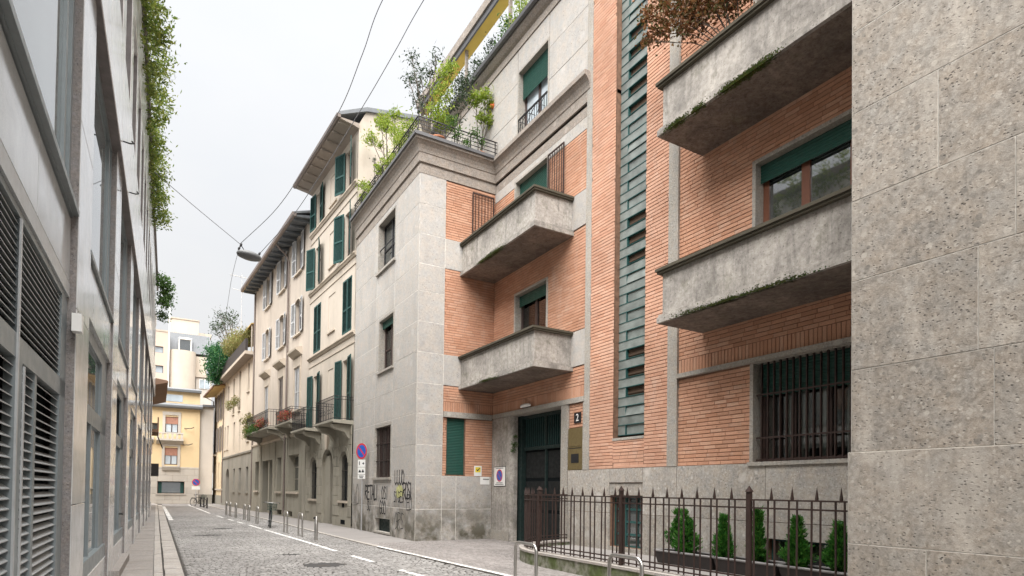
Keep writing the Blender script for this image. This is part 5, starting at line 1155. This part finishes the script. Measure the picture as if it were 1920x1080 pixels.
MB(F3).tube(smooth_path([(11.0,.8,15.1),(11.0,.55,14.85),(11.05,.25,14.6),(11.05,.10,14.3)])+[(11.05,.10,4.6),(11.05,.14,4.3),(11.05,.14,.2)], .055, 8).build('downpipe', MT['gutter'], R4)
MB(F3).tube([(20.75,.06,15.1),(20.75,.06,.3)], .05, 8).build('downpipe', MT['gutter'], R4)
MB(F3).box(7.5, 7.8, -.8, -.4, 15.4, 16.0).tube([(7.65,-.6,16),(7.65,-.6,16.4)], .08, 8).build('roof_vent', MT['gutter_dk'], R4)
MB(F3).prism([(-.45,0),(-.45,15.0),(-6,16.8),(-6,0)][::-1], S4+.1, E4-.12, 'u').build('inner_core', MT['void'], R4)

# ---- R5 peach house with roof terrace
R5 = thing('peach_house', 'low peach house with grey base and planted roof terrace', 'house', (5.4, 52, 0)); E5 = 14.4
ops = [(1.7, 2.5, 8.6, 10.7), (5.6, 6.5, 7.6, 10.7), (8.6, 9.5, 7.6, 10.5), (11.6, 12.5, 8.5, 10.3), (1.5, 2.4, 5.0, 7.0), (5.2, 6.1, 4.3, 6.9), (8.1, 9.0, 4.3, 6.9), (11.6, 12.5, 4.9, 6.9), (13.3, 14.0, 4.9, 6.9)]
m = MB(F5); m.wall(0, E5, 4.2, 11.0, ops, 0, .2); m.build('wall', MT['beige5'], R5)
gops = [(1.3, 2.3, 1.3, 3.1), (4.5, 5.5, 1.3, 3.1), (7.4, 8.3, 1.3, 3.1), (10.4, 12.4, 0, 3.2, .9)]
m = MB(F5); m.wall(0, E5, 0, 4.2, gops, .04, .35); m.build('ground_floor_wall', MT['base5'], R5)
MB(F5).prism([(.04,4.05),(.12,4.1),(.14,4.22),(0,4.28)], 0, E5, 'u').build('string_course', MT['base5'], R5)
for i, (a, b, c, d) in enumerate(ops):
    w_ = sash(R5, F5, a, b, c, d, -.14, 1, 'shut_dk', 'glass', .07, 'window', ((c+d)/2,)); MB(F5).box(a-.08, b+.08, -.1, .10, c-.1, c-.01).build('window_sill', MT['cream_trim'], R5)
    if i in (0, 4): MB(F5).box(a+.06, b-.06, -.12, -.09, (c+d)/2, d-.05).build('blind', MT['grey_w'], w_)
for i, h in enumerate(gops):
    a, b, c, d = h[:4]
    if i < 3: sash(R5, F5, a, b, c, d, -.2, 1, 'green_dark', 'glass', .08); MB(F5).box(a-.08, b+.08, -.1, .11, c-.1, c-.01).build('window_sill', MT['base5'], R5)
    else: MB(F5).box(a, b, -.36, -.33, 0, d).build('arched_door', MT['wood_dark'], R5)
MB(F5).box(0, E5, -.1, .62, 10.86, 11.08).build('terrace_slab', MT['cream_trim'], R5); MB(F5).box(0.02, E5, .02, .58, 10.84, 10.86).build('slab_soffit', MT['eave_wood'], R5)
MB(F5).box(.1, E5-.6, .42, .58, 11.08, 11.95).build('planter_box', MT['trough'], R5)
MB(F5).box(.05, E5, -4, -2.6, 11.05, 13.6).build('penthouse_wall', MT['ochre6'], R5); MB(F5).prism([(-2.6,13.9),(.25,13.05),(.25,12.97),(-2.6,13.8)], .05, 9.5, 'u').build('awning', MT['eave_och'], R5)
for q in (.2, 4.8, 9.3): MB(F5).box(q, q+.08, .12, .2, 11.05, 13.0).build('awning_post', MT['cream_trim'], R5)
MB(F5).prism([(-.4,0),(-.4,10.9),(-6,10.9),(-6,0)][::-1], .05, E5-.05, 'u').build('inner_core', MT['void'], R5)
# ---- R6 ochre house
R6 = thing('ochre_house', 'ochre house with overhanging ochre eave and small dark balcony at the corner', 'house', (4.9, 62, 0)); S6, E6 = E5, 21.6
ops = [(15.3, 16.0, 7.8, 10.3), (17.2, 17.9, 7.8, 10.3), (19.2, 19.9, 7.8, 10.3), (15.3, 16.0, 4.9, 7.2), (17.2, 17.9, 4.9, 7.2), (19.2, 19.9, 4.9, 7.2), (15.2, 15.9, 1.5, 3.9), (17.0, 17.7, 1.5, 3.9), (19.4, 20.2, 1.5, 3.9)]
m = MB(F5); m.wall(S6, E6, 0.0, 10.6, ops, .0, .2); m.build('wall', MT['ochre6'], R6)
MB(F5).box(S6, E6, 0, .05, 0, .85).build('base_course', MT['base5'], R6); MB(F5).box(S6, E6, 0, .10, 1.32, 1.48).build('string_course', MT['cream_trim'], R6)
for i, (a, b, c, d) in enumerate(ops):
    w_ = sash(R6, F5, a, b, c, d, -.14, 1, 'wood_dark', 'glass', .07)
    if i < 6: shutter(w_, F5, b+.02, b+.45, c, d, .04, 'shut_dk', tilt=.1); shutter(w_, F5, a-.45, a-.02, c, d, .08, 'shut_dk', tilt=-.1)
MB(F5).prism([(0,10.6),(.9,10.45),(.9,10.55),(0,10.75)], S6-.3, E6+.4, 'u').build('eave_soffit', MT['eave_och'], R6); MB(F5).prism([(-5,12.4),(1.0,10.62),(1.0,10.48),(-5,12.2)], S6-.3, E6+.45, 'u').build('roof', MT['rooftile'], R6)
MB(F5).box(E6-.1, E6, -6, 0, 0, 10.7).build('end_wall', MT['ochre6'], R6); MB(F5).tube([(S6+.1,.07,10.5),(S6+.1,.07,.2)], .05, 8).build('downpipe', MT['gutter'], R6); MB(F5).tube([(E6-.1,.9,10.5),(E6-.1,.1,10.1),(E6-.1,.07,3.0)], .05, 8).build('downpipe', MT['gutter'], R6)
iron_balcony(R6, F5, 19.3, 20.9, .8, 4.75, 'cream_trim', False, .12, .95); MB(F5).prism([(-.4,0),(-.4,10.4),(-6,11.5),(-6,0)][::-1], S6+.05, E6-.12, 'u').build('inner_core', MT['void'], R6)

# ================================================================== END OF THE STREET
FE = (Vector((0, 64, 0)), Vector((1, 0, 0)), Vector((0, -1, 0)))
YH = thing('yellow_house', 'yellow house with stone ground floor closing the end of the street', 'house', (1.5, 64, 0))
ops = [(.62, 1.66, 3.62, 5.18), (.62, 1.66, 6.58, 8.05), (-.62, .02, 6.6, 7.4)]
m = MB(FE); m.wall(-6, 3.45, 3.3, 9.0, ops, 0, .2); m.build('wall', MT['yellow_w'], YH)
gw_ = MB(FE).wall(-6, 3.45, 0, 3.3, [(.12, 2.26, .98, 2.06)], .03, .3).build('ground_floor_wall', MT['joint'], YH)
for i, (c, d) in enumerate(((.0, .35), (.35, .95), (.95, 1.5), (1.5, 2.08), (2.08, 2.65), (2.65, 3.28))):
    q = -5.9+(i % 2)*.6
    while q < 3.44:
        for r_ in cut((q, min(q+1.2, 3.45), c, d), [(.10, 2.28, .96, 2.08)]): MB(FE).slab(r_[0]+.005, r_[1]-.005, .03, .07, r_[2]+.005, r_[3]-.005, .01).build('ashlar_block', MT['ashlar'], gw_)
        q += 1.2
w_ = sash(YH, FE, .12, 2.26, .98, 2.06, -.16, 1, 'green_dark', 'glass', .07); MB(FE).box(.0, 2.4, -.1, .14, .86, .96).build('window_sill', MT['ashlar'], YH); curtain(w_, FE, .2, .45, 1.0, 2.0, -.12, 'shut_g'); curtain(w_, FE, 1.95, 2.2, 1.0, 2.0, -.12, 'shut_g')
for j, (a, b, c, d) in enumerate(ops[:2]):
    w_ = sash(YH, FE, a, b, c, d, -.12, 2, 'wood_dark', 'pane_light', .07); MB(FE).box(a+.02, b-.02, -.12, -.08, c+(d-c)*.55, d-.02).build('blind', MT['blind'], w_)
    MB(FE).box(a-.22, a, 0, .06, c-.1, d+.15).box(b, b+.22, 0, .06, c-.1, d+.15).box(a-.22, b+.22, 0, .08, d+.15, d+.45).build('window_surround', MT['ashlar'], YH)
w_ = sash(YH, FE, -.62, .02, 6.6, 7.4, -.12, 1, 'wood_dark', 'glass', .06); MB(FE).box(-.8, .2, 0, .08, 6.45, 6.6).build('window_sill', MT['ashlar'], YH)
b_ = MB(FE).prism([(0,5.50),(.25,5.58),(.5,5.75),(.62,5.82),(.62,5.98),(0,5.98)], -.05, 2.1, 'u').build('balcony', MT['ashlar'], YH); MB(FE).box(-.05, 2.1, .5, .62, 6.44, 6.56).build('handrail', MT['ashlar'], b_)
for k in range(6): q = -.02+k*.38; MB(FE).box(q, q+.17, .5, .6, 5.98, 6.44).build('baluster', MT['ashlar'], b_)
MB(FE).prism([(0,5.55),(.3,5.62),(.55,5.85),(.55,6.1),(0,6.1)], -1.2, -.25, 'u').build('corner_balcony', MT['ashlar'], YH)
MB(FE).prism([(0,3.05),(.2,3.1),(.34,3.4),(.34,3.5),(0,3.5)], .45, 1.85, 'u').build('sill_bracket', MT['ashlar'], YH); MB(FE).box(-6, 3.45, .0, .09, 3.28, 3.42).build('string_course', MT['ashlar'], YH)
MB(FE).prism([(0,8.85),(.5,8.92),(.55,9.05),(.55,9.12),(-.6,9.42),(-.6,9.2)], -6, 3.65, 'u').build('eave', MT['zinc'], YH)
MB(FE).box(-6, 3.45, -.9, -.6, 9.1, 10.5).build('attic_wall', MT['yellow_w'], YH); MB(FE).box(.35, 2.0, -.6, -.57, 9.55, 10.2).build('attic_window', MT['pane_light'], YH); MB(FE).prism([(-.9,10.5),(-.2,10.5),(-.15,10.7),(-1.2,10.95)], -6, 3.55, 'u').build('upper_roof', MT['zinc'], YH)
MB(FE).box(-6, 3.4, -6, -.95, 0, 10.4).build('inner_core', MT['void'], YH)
for x_, z_ in ((2.2, 7.05), (2.1, 5.52)): MB(FE).tube([(x_,.0,z_),(x_+.1,.35,z_-.05),(x_+.5,.4,z_-.02),(x_+.75,.3,z_+.1)], .04, 5).build('wall_bracket', MT['iron_black'], YH)
GH = thing('grey_side_house', 'narrow pale grey plaster house between the yellow and ochre houses', 'house', (4, 67, 0)); FG = (Vector((0, 64.25, 0)), Vector((1, 0, 0)), Vector((0, -1, 0)))
MB(FG).wall(3.46, 4.62, 0, 9.2, (), 0, .1).build('wall', MT['grey_w'], GH); MB(FG).box(3.46, 4.62, -4, -.01, 0, 9.2).build('body', MT['grey_w'], GH); MB(FG).box(3.66, 4.7, -.2, .3, 9.2, 9.4).build('eave', MT['gutter_dk'], GH); MB(FG).box(3.46, 4.62, 0, .06, 0, .9).build('base_course', MT['base5'], GH)
TW = thing('stair_tower_house', 'tall pale cream tower house with grey metal mansard behind the yellow house', 'building', (2, 72, 0)); FT = (Vector((0, 72, 0)), Vector((1, 0, 0)), Vector((0, -1, 0)))
m = MB(); n = 14; pts = [(2.12+1.22*math.cos(math.pi+math.pi*k/n), 71.6+.9*math.sin(math.pi+math.pi*k/n)) for k in range(n+1)]; m.prism(pts+[(3.34, 74), (.9, 74)], 8, 15.7, 'z'); m.build('round_bay', MT['tower_w'], TW)
MB(FT).box(.75, 4.4, -3, -.4, 8, 15.5).build('wall', MT['tower_w'], TW); MB(FT).prism([(-.3,15.75),(-1.5,18.0),(-3,18.0),(-3,15.75)], .85, 4.75, 'u').build('mansard', MT['zinc'], TW)
for k in range(19): 
    q = .95+k*.2; m = MB(FT); m.add([(q,-.29,15.77),(q+.03,-.29,15.77),(q+.03,-1.49,18.02),(q,-1.49,18.02),(q,-.25,15.80),(q+.03,-.25,15.80),(q+.03,-1.45,18.05),(q,-1.45,18.05)], [(4,5,6,7),(0,4,7,3),(1,2,6,5)]); m.build('roof_seam', MT['zinc'], TW)
MB(FT).box(.85, 3.65, -3.2, -1.5, 17.9, 19.5).build('roof_block', MT['tower_w'], TW); MB(FT).box(.78, 3.72, -3.3, -1.42, 19.5, 19.62).build('roof_block_cap', MT['cream_trim'], TW); MB(FT).box(3.6, 4.9, -3, -1.6, 17.9, 18.3).build('roof_ledge', MT['cream_trim'], TW)
dm = MB(FT).box(1.75, 1.85, -.8, -.1, 15.8, 17.2).box(2.85, 2.95, -.8, -.1, 15.8, 17.2).box(1.75, 2.95, -1.2, -.05, 17.1, 17.28).build('dormer', MT['white'], TW); MB(FT).box(1.85, 2.85, -.3, -.25, 15.8, 17.1).build('pane', MT['glass'], dm)
MB(FT).box(3.4, 4.9, -2, .2, 8, 13.2).build('lower_block', MT['grey_w'], TW); w_ = MB(FT).box(3.72, 4.75, .2, .26, 12.0, 13.0).build('window', MT['white'], TW); MB(FT).box(3.78, 4.2, .26, .28, 12.05, 12.95).build('pane', MT['pane_light'], w_); MB(FT).box(4.25, 4.7, .26, .28, 12.05, 12.95).build('pane', MT['pane_light'], w_)
MB(FT).box(3.2, 5.0, -1.5, .35, 13.2, 13.5).build('terrace_ledge', MT['cream_trim'], TW)
PH = thing('pink_cream_house', 'pinkish cream house end with two small windows behind the left building', 'house', (-1, 71, 0)); FP = (Vector((0, 71, 0)), Vector((1, 0, 0)), Vector((0, -1, 0)))
MB(FP).wall(-8, .8, 0, 17.4, [(-.45, .36, 15.2, 15.85), (-.45, .40, 13.15, 13.9)], 0, .3).build('wall', MT['pink_w'], PH); MB(FP).box(.7, .8, -4, -.01, 0, 17.4).build('side_wall', MT['pink_w'], PH); MB(FP).box(-8, .85, -4, .05, 17.4, 17.55).build('roof_edge', MT['cream_trim'], PH)
for c, d in ((15.2, 15.85), (13.15, 13.9)): w_ = sash(PH, FP, -.45, .38, c, d, -.2, 1, 'wood_dark', 'pane_light', .05)
MB(FP).tube([(.86,.08,8),(.86,.08,20)], .07, 8).build('flue_pipe', MT['white'], PH)
# far left house: only its deep eave and a balcony show past the office building
LH = thing('brown_eave_house', 'far left house with deep brown eave showing past the office building', 'house', (-3, 50, 0))
MB().box(-9, -.42, 41.5, 58, 0, 8.6).build('body', MT['ochre6'], LH)
FH = (Vector((-.42, 46, 0)), Vector((0, 1, 0)), Vector((1, 0, 0)))
MB(FH).prism([(0,8.2),(.98,8.5),(.98,8.62),(0,8.75),(-6,10.4),(-6,10.2)], 0, 11, 'u').build('eave', MT['eave_brown'], LH); MB(FH).box(.5, 4, 0, .5, 5.2, 5.4).box(.5, 4, .42, .5, 5.4, 6.2).build('balcony', MT['eave_brown'], LH); MB(FH).box(0, 3, 0, .55, 2.3, 3.1).build('shop_awning', MT['iron_black'], LH)
for k in range(3): MB(FH).tube([(1+k*.5, .45, 5.0),(1+k*.5, .75, 4.2)], .025, 5).build('awning_rod', MT['iron_black'], LH)

# ================================================================== ROOFTOP PIECES ON BUILDING 2
pg = thing('roof_pergola', 'grey and ochre roof beam on posts above the stone top storey', 'pergola', (9.8, 18, 16.34))
MB().box(9.62, 9.68, 9, 25.0, 18.2, 18.75).build('fascia', MT['gutter_dk'], pg); MB().box(9.56, 9.62, 9, 25.0, 18.42, 18.75).build('fascia_board', MT['cornice'], pg); MB().box(9.68, 10.08, 9, 24.95, 18.24, 18.36).build('soffit', MT['yellow_beam'], pg); MB().box(9.68, 10.08, 9, 25.0, 18.36, 18.72).build('beam', MT['gutter_dk'], pg)
for q in (10.5, 13.8, 17.1, 20.4, 23.7): MB().box(9.76, 9.86, q, q+.1, 16.0, 18.24).build('post', MT['cornice'], pg)
tr_ = thing('terrace_railing', 'dark iron railing round the planted terrace of the stone wing', 'railing', (6.8, 20, 12.5))
for z in (12.62, 12.75, 12.88, 13.0, 13.10): MB().tube([(6.72,24.3,z),(6.72,17.37,z),(9.5,17.37,z)], .013 if z < 13.05 else .022, 5).build('rail', MT['iron_black'], tr_)
for p in [(6.72, 17.37+.85*k) for k in range(9)]+[(6.72+.9*k, 17.37) for k in range(1, 4)]: MB().box(p[0]-.014, p[0]+.014, p[1]-.014, p[1]+.014, 12.48, 13.11).build('post', MT['iron_black'], tr_)
for k in range(27): MB().tube([(6.72,17.5+k*.255,12.62),(6.72,17.63+k*.255,12.86),(6.72,17.5+k*.255,13.08)], .008, 4, cap=False).build('scroll', MT['iron_black'], tr_)
an = thing('tv_antenna', 'thin television antenna on the roof of the peach house', 'antenna', (7.2, 58, 11)); x, y = 5.6, 52.5
MB().tube([(x,y,11),(x,y,18.7)], .03, 6).build('mast', MT['galv'], an)
for z, l in ((18.4, .9), (17.3, .7)): MB().tube([(x-l,y,z+.1),(x+l*.8,y,z)], .02, 5).build('boom', MT['galv'], an)
for k in range(5): MB().tube([(x-.8+k*.35,y-.3,18.45),(x-.8+k*.35,y+.3,18.45)], .012, 4).build('element', MT['galv'], an)

# ================================================================== PLANTS
def leaf(m, q, c, L, W, up=.0):
    d = Vector((q.gauss(0,1), q.gauss(0,1), q.gauss(0,1)+up)).normalized(); s_ = d.cross(Vector((q.gauss(0,1), q.gauss(0,1), q.gauss(0,1)))).normalized()
    n_ = d.cross(s_)*W*.25; c = Vector(c); m.add([c-d*L*.5, c+s_*W*.5+n_, c+d*L*.5, c-s_*W*.5+n_], [(0,1,2,3)])
def plant(name, label, cat, base, clumps, nl, L, W, mat, seed, group=None, stem=.012, pot=None, up=0., spread=1., branch=True):
    """clumps: (x, y, z, radius); a stem runs to each of them from the base"""
    q = random.Random(seed); t = thing(name, label, cat, base, group); m = MB(); b = MB()
    tot = sum(c[3]**2 for c in clumps)
    for x, y, z, r in clumps:
        if branch:
            p0, p1 = Vector(base), Vector((x, y, z)); md = p0.lerp(p1, .5)+Vector((q.gauss(0,.05), q.gauss(0,.05), (p1-p0).length*.06)); b.tube([p0, md, p1], [stem, stem*.7, stem*.3], 5)
            for k in range(4): e = p1+Vector((q.gauss(0,r*.6), q.gauss(0,r*.6), q.gauss(0,r*.6))); b.tube([md.lerp(p1, q.uniform(.3,1)), e], [stem*.35, stem*.15], 4, cap=False)
        for i in range(int(nl*r*r/tot)):
            f = Vector((q.gauss(0,1), q.gauss(0,1), q.gauss(0,1))); f = f/max(f.length,.01)*r*(q.random()**.5*1.05 if q.random() < .8 else q.uniform(.8, 1.7))*spread
            leaf(m, q, (x+f.x, y+f.y, z+f.z*.9), L*q.uniform(.45,1.5), W*q.uniform(.5,1.4), up)
    if branch: b.build('stem', MT['bark'], t)
    m.build('crown', MT[mat], t)
    if pot:
        x, y, z, r, h = pot; pm = MB(); n = 14; vs_ = []
        for zz, k in ((0,.75),(h*.85,1),(h*.85,1.12),(h,1.12),(h,.95)): vs_ += [(x+r*k*math.cos(6.2832*i/n), y+r*k*math.sin(6.2832*i/n), z+zz) for i in range(n)]
        pm.add(vs_, [(j*n+i, j*n+(i+1) % n, (j+1)*n+(i+1) % n, (j+1)*n+i) for j in range(4) for i in range(n)], True); pm.build('pot', MT['terracotta'], t)
    return t
G_ = 'plants on the wing terrace'
plant('small_tree', 'slender small tree with pale green leaf tufts before the cream gable', 'tree', (7.2,21.35,12.5), [(7.2,21.85,15.25,.26),(7.2,22.5,15.75,.28),(7.2,22.1,15.6,.25),(7.2,23.8,15.75,.30),(7.2,20.9,15.2,.22),(7.2,22.6,14.9,.15)], 1300, .12, .045, 'lf_yel', 11, G_, .025, (7.2,21.35,12.5,.2,.35))
plant('shrub', 'bushy light green shrub behind the railing right of the slender tree', 'shrub', (7.25,20.2,12.5), [(7.25,20.4,14.2,.42),(7.25,19.9,13.6,.45),(7.25,20.6,13.5,.35),(7.2,19.4,14.0,.35),(7.2,20.9,14.6,.25)], 1900, .10, .04, 'lf_yel', 12, G_, .014, (7.25,20.2,12.5,.22,.35))
plant('spiky_shrub', 'dry dark upright twigs behind the railing at the cream gable', 'shrub', (7.2,22.9,12.5), [(7.2,23.0,13.5,.25),(7.2,23.35,14.7,.10),(7.2,23.1,14.3,.12),(7.2,22.7,14.1,.12),(7.2,22.4,13.8,.14)], 500, .07, .03, 'lf_dark', 13, G_, .02)
plant('shrub', 'small yellow green plant at the far end of the terrace railing', 'shrub', (7.1,24.1,12.5), [(7.0,24.0,13.9,.25),(7.0,23.8,13.2,.2),(7.1,24.2,13.5,.2)], 420, .12, .05, 'lf_yel', 14, G_)
plant('olive_tree', 'sparse tree of small dark leaves rising against the sky at terrace corner', 'tree', (7.35,18.1,12.5), [(7.2,19.3,16.25,.30),(7.25,19.7,15.8,.26),(7.3,18.7,15.3,.34),(7.3,18.9,14.8,.30),(7.3,19.2,15.7,.2),(7.4,18.15,15.2,.32),(7.5,17.9,15.6,.25),(7.3,18.5,14.2,.28)], 620, .13, .045, 'lf_dark', 15, G_, .03, (7.35,18.1,12.5,.25,.45))
plant('shrub', 'bright yellow green bush at the corner of the terrace railing', 'shrub', (7.55,17.9,12.5), [(7.6,17.7,14.3,.36),(7.7,17.6,14.9,.30),(7.5,17.8,13.7,.35),(7.7,17.7,13.4,.35),(7.9,17.6,15.2,.22)], 1500, .11, .045, 'lf_yel', 16, G_, .016, (7.6,17.9,12.5,.25,.4))
plant('shrub', 'airy dark leaved bush in the middle of the terrace front', 'shrub', (8.3,18.0,12.5), [(8.3,18,14.5,.42),(8.1,18,13.8,.4),(8.6,18.1,14.9,.38),(8.7,18.1,15.4,.3),(8.4,18.1,15.2,.3)], 900, .10, .04, 'lf_dark', 17, G_)
t = plant('citrus_tree', 'potted lime green citrus tree with one orange fruit by the stone wall', 'tree', (9.15,18.0,12.5), [(9.0,18,14.75,.28),(9.3,17.9,14.9,.28),(9.55,17.9,14.6,.24),(9.2,18,14.2,.2),(9.5,17.9,14.1,.22)], 1100, .12, .05, 'lf_yel', 18, G_, .02, (9.15,18,12.5,.24,.4))
m = MB(); n = 8; vs_ = [(9.5+.085*math.sin(math.pi*i/6)*math.cos(6.2832*k/n), 17.75+.085*math.sin(math.pi*i/6)*math.sin(6.2832*k/n), 14.55+.085*math.cos(math.pi*i/6)) for i in range(7) for k in range(n)]; m.add(vs_, [(i*n+k, i*n+(k+1) % n, (i+1)*n+(k+1) % n, (i+1)*n+k) for i in range(6) for k in range(n)], True); m.build('fruit', MT['orange'], t)
plant('trailing_plant', 'loose green trailer hanging over the middle of the terrace front railing', 'plant', (8.2,17.45,12.6), [(8.0,17.3,12.9,.2),(8.3,17.28,12.7,.18),(8.6,17.28,13.1,.2),(7.8,17.3,13.2,.22),(8.9,17.3,12.9,.14)], 420, .10, .045, 'lf_mid', 19, G_, .006)
plant('trailing_plant', 'loose pale trailer hanging over the long street side terrace railing', 'plant', (6.8,20.0,12.6), [(6.66,20.2,12.95,.2),(6.64,19.6,12.8,.2),(6.66,21.0,13.1,.22),(6.64,18.9,13.1,.2),(6.66,22.2,12.9,.2)], 520, .10, .045, 'lf_yel', 20, G_, .006)
G2 = 'plants along the roof edge'
for i, (y, zt, mat, lab) in enumerate(((20.4, 17.1, 'lf_dark', 'dark thin shrub on roof edge nearest the terrace corner'), (19.3, 17.2, 'lf_dark', 'dark airy shrub on roof edge above the citrus tree'), (18.1, 17.1, 'lf_dark', 'dense dark shrub on the roof edge below the ochre beam'), (17.1, 17.2, 'lf_mid', 'mid green shrub on roof edge above the top window'), (16.2, 17.3, 'lf_yel', 'yellow green shrub at the top edge of the picture on the roof'))):
    plant('roof_shrub', lab, 'shrub', (9.75,y,16.0), [(9.7,y,zt-.5,.36),(9.65,y+.3,zt-.75,.3),(9.7,y-.3,zt-.7,.32),(9.7,y+.1,zt-.05,.24)], 600, .10, .045, mat, 30+i, G2)
plant('beech_bush', 'rusty brown beech bush spilling over the top right balcony', 'shrub', (8.65,7.0,9.2), [(8.55,9.0,10.95,.28),(8.5,8.75,11.35,.36),(8.5,8.3,10.85,.42),(8.5,7.9,11.2,.45),(8.55,7.5,10.7,.42),(8.55,7.2,10.4,.36),(8.5,8.0,10.5,.36),(8.5,9.25,11.45,.16),(8.55,7.0,10.9,.4),(8.5,8.45,11.8,.36),(8.5,7.6,11.6,.4),(8.4,9.1,10.75,.12),(8.5,6.7,10.3,.3)], 6500, .085, .045, 'lf_brown', 50, None, .012)
plant('creeper', 'small fern tuft growing on the gate pier', 'plant', (9.56,16.24,2.95), [(9.60,16.2,3.05,.10),(9.62,16.18,3.3,.07),(9.58,16.2,2.86,.08)], 320, .05, .02, 'lf_mid', 51, None, .005)
# left roof hedge
G3 = 'creepers on the left roof'
yy = 9.5; k = 0; labs = ['nearest hanging green creeper on the left roof edge', 'second hanging creeper along the left roof edge', 'third hanging creeper along the left roof edge', 'fourth hanging creeper along the left roof edge', 'fifth hanging creeper on left roof, by the cable', 'sixth hanging creeper along left roof, thinning out', 'seventh hanging creeper, lowest of the long row']
for k in range(7):
    y = 12.5+k*2.4; q = random.Random(60+k); X0 = -.751+KL*y; dr_ = 0
    cl = [(X0+q.uniform(.03, .44), y+q.uniform(-1.3, 1.3), 12.9+q.uniform(-1.0, .9), q.uniform(.2, .36)) for _ in range(16)]+[(X0+q.uniform(.05, .2), y+q.uniform(-1.2, 1.2), q.uniform(11.4, 12.4), q.uniform(.12, .2)) for _ in range(5)]
    plant('roof_creeper', labs[k], 'creeper', (X0-.1, y, 13.0), cl, 1350, .12, .055, 'lf_ivy', 60+k, G3, .006)
plant('roof_creeper', 'separate green bush hanging at the far end of the left roofline', 'creeper', (-.3,36.5,13.0), [(.1,36,12.2,.4),(.25,36.5,11.6,.38),(.2,36,11.1,.35),(.1,36.8,10.6,.3),(.3,36.2,12.0,.3)], 1500, .14, .07, 'lf_mid', 70, G3)
# R5 terrace
def f5(s_, o, z): v = F5[0]+F5[1]*s_+F5[2]*o; return (v.x, v.y, z)
cl = [(*f5(s_, o, z), r) for s_, o, z, r in ((12.5,.9,13.2,.9),(11,.8,12.9,.8),(13.5,.9,12.2,.9),(12,1.0,11.8,.8),(13.8,.9,11.3,.7),(10,.7,12.3,.7),(14.2,.8,13.6,.7),(12.8,.9,10.9,.5))]
plant('terrace_bush', 'large deep green bush overhanging the peach house terrace', 'shrub', f5(12,.2,11.1), cl, 5200, .2, .1, 'lf_blue', 80)
cl = [(*f5(s_, o, z), r) for s_, o, z, r in ((8.5,.4,12.8,.6),(7,.4,12.7,.6),(5.5,.4,12.8,.6),(4,.4,12.6,.5),(9.5,.4,13.4,.6),(6.5,.3,13.4,.6),(3,.3,12.4,.5),(1.5,.3,12.6,.5))]
plant('terrace_grasses', 'yellowish grasses and shrubs along the peach house planter', 'shrub', f5(6,.3,11.1), cl, 3200, .22, .06, 'lf_dry', 81, up=.8)
cl = [(*f5(s_, o, z), r) for s_, o, z, r in ((9,.5,15.6,.7),(10,.7,15.2,.7),(11.5,.9,15.4,.7),(12.5,1.0,14.9,.6),(8,.4,15.0,.6),(10.5,1.0,16.0,.5),(13.4,1.1,15.6,.5))]
plant('bare_tree', 'thin dark leaved tree branching over the peach house terrace', 'tree', f5(8.5,0,11.1), cl, 700, .2, .08, 'lf_dark', 82, None, .05)
def f3(s_, o, z): v = F3[0]+F3[1]*s_+F3[2]*o; return (v.x, v.y, z)
plant('balcony_plant', 'trailing olive plants on the far corner of the beige house balcony', 'plant', f3(17.8,.8,5.0), [(*f3(17.9,.95,5.9),.35),(*f3(17.2,1.0,5.3),.3),(*f3(18.2,.8,5.3),.35),(*f3(18.3,.7,6.2),.3),(*f3(17.6,1.0,4.9),.25)], 1100, .12, .05, 'lf_dry', 83)
plant('balcony_plant', 'dark green plants under the beige house balcony railing', 'plant', f3(15.5,.8,5.0), [(*f3(15,1.0,5.2),.3),(*f3(16.2,1.0,5.1),.3),(*f3(14,1.0,5.1),.25)], 700, .11, .05, 'lf_mid', 84)
plant('flower_box_plant', 'reddish flowers in the middle of the beige house long balcony', 'flowers', f3(13.2,.8,5.0), [(*f3(13.4,.95,5.4),.3),(*f3(12.7,.95,5.35),.28),(*f3(13.9,.95,5.3),.22)], 700, .09, .05, 'lf_red', 85)
plant('flower_box_plant', 'reddish flowers on balcony between the beige and cream houses', 'flowers', f3(8.6,.7,5.0), [(*f3(8.2,.75,5.35),.3),(*f3(7.6,.75,5.3),.25),(*f3(9.2,.75,5.3),.25)], 600, .09, .05, 'lf_red', 86)
for s_, lab in ((6.0, 'right one of two small plants on peach house window sills'), (9.0, 'left one of two small plants on peach house window sills')): plant('sill_plant', lab, 'plant', f5(s_,.15,8.4), [(*f5(s_,.3,8.4),.35),(*f5(s_+.3,.3,8.1),.25)], 320, .14, .06, 'lf_dry', 90+int(s_))
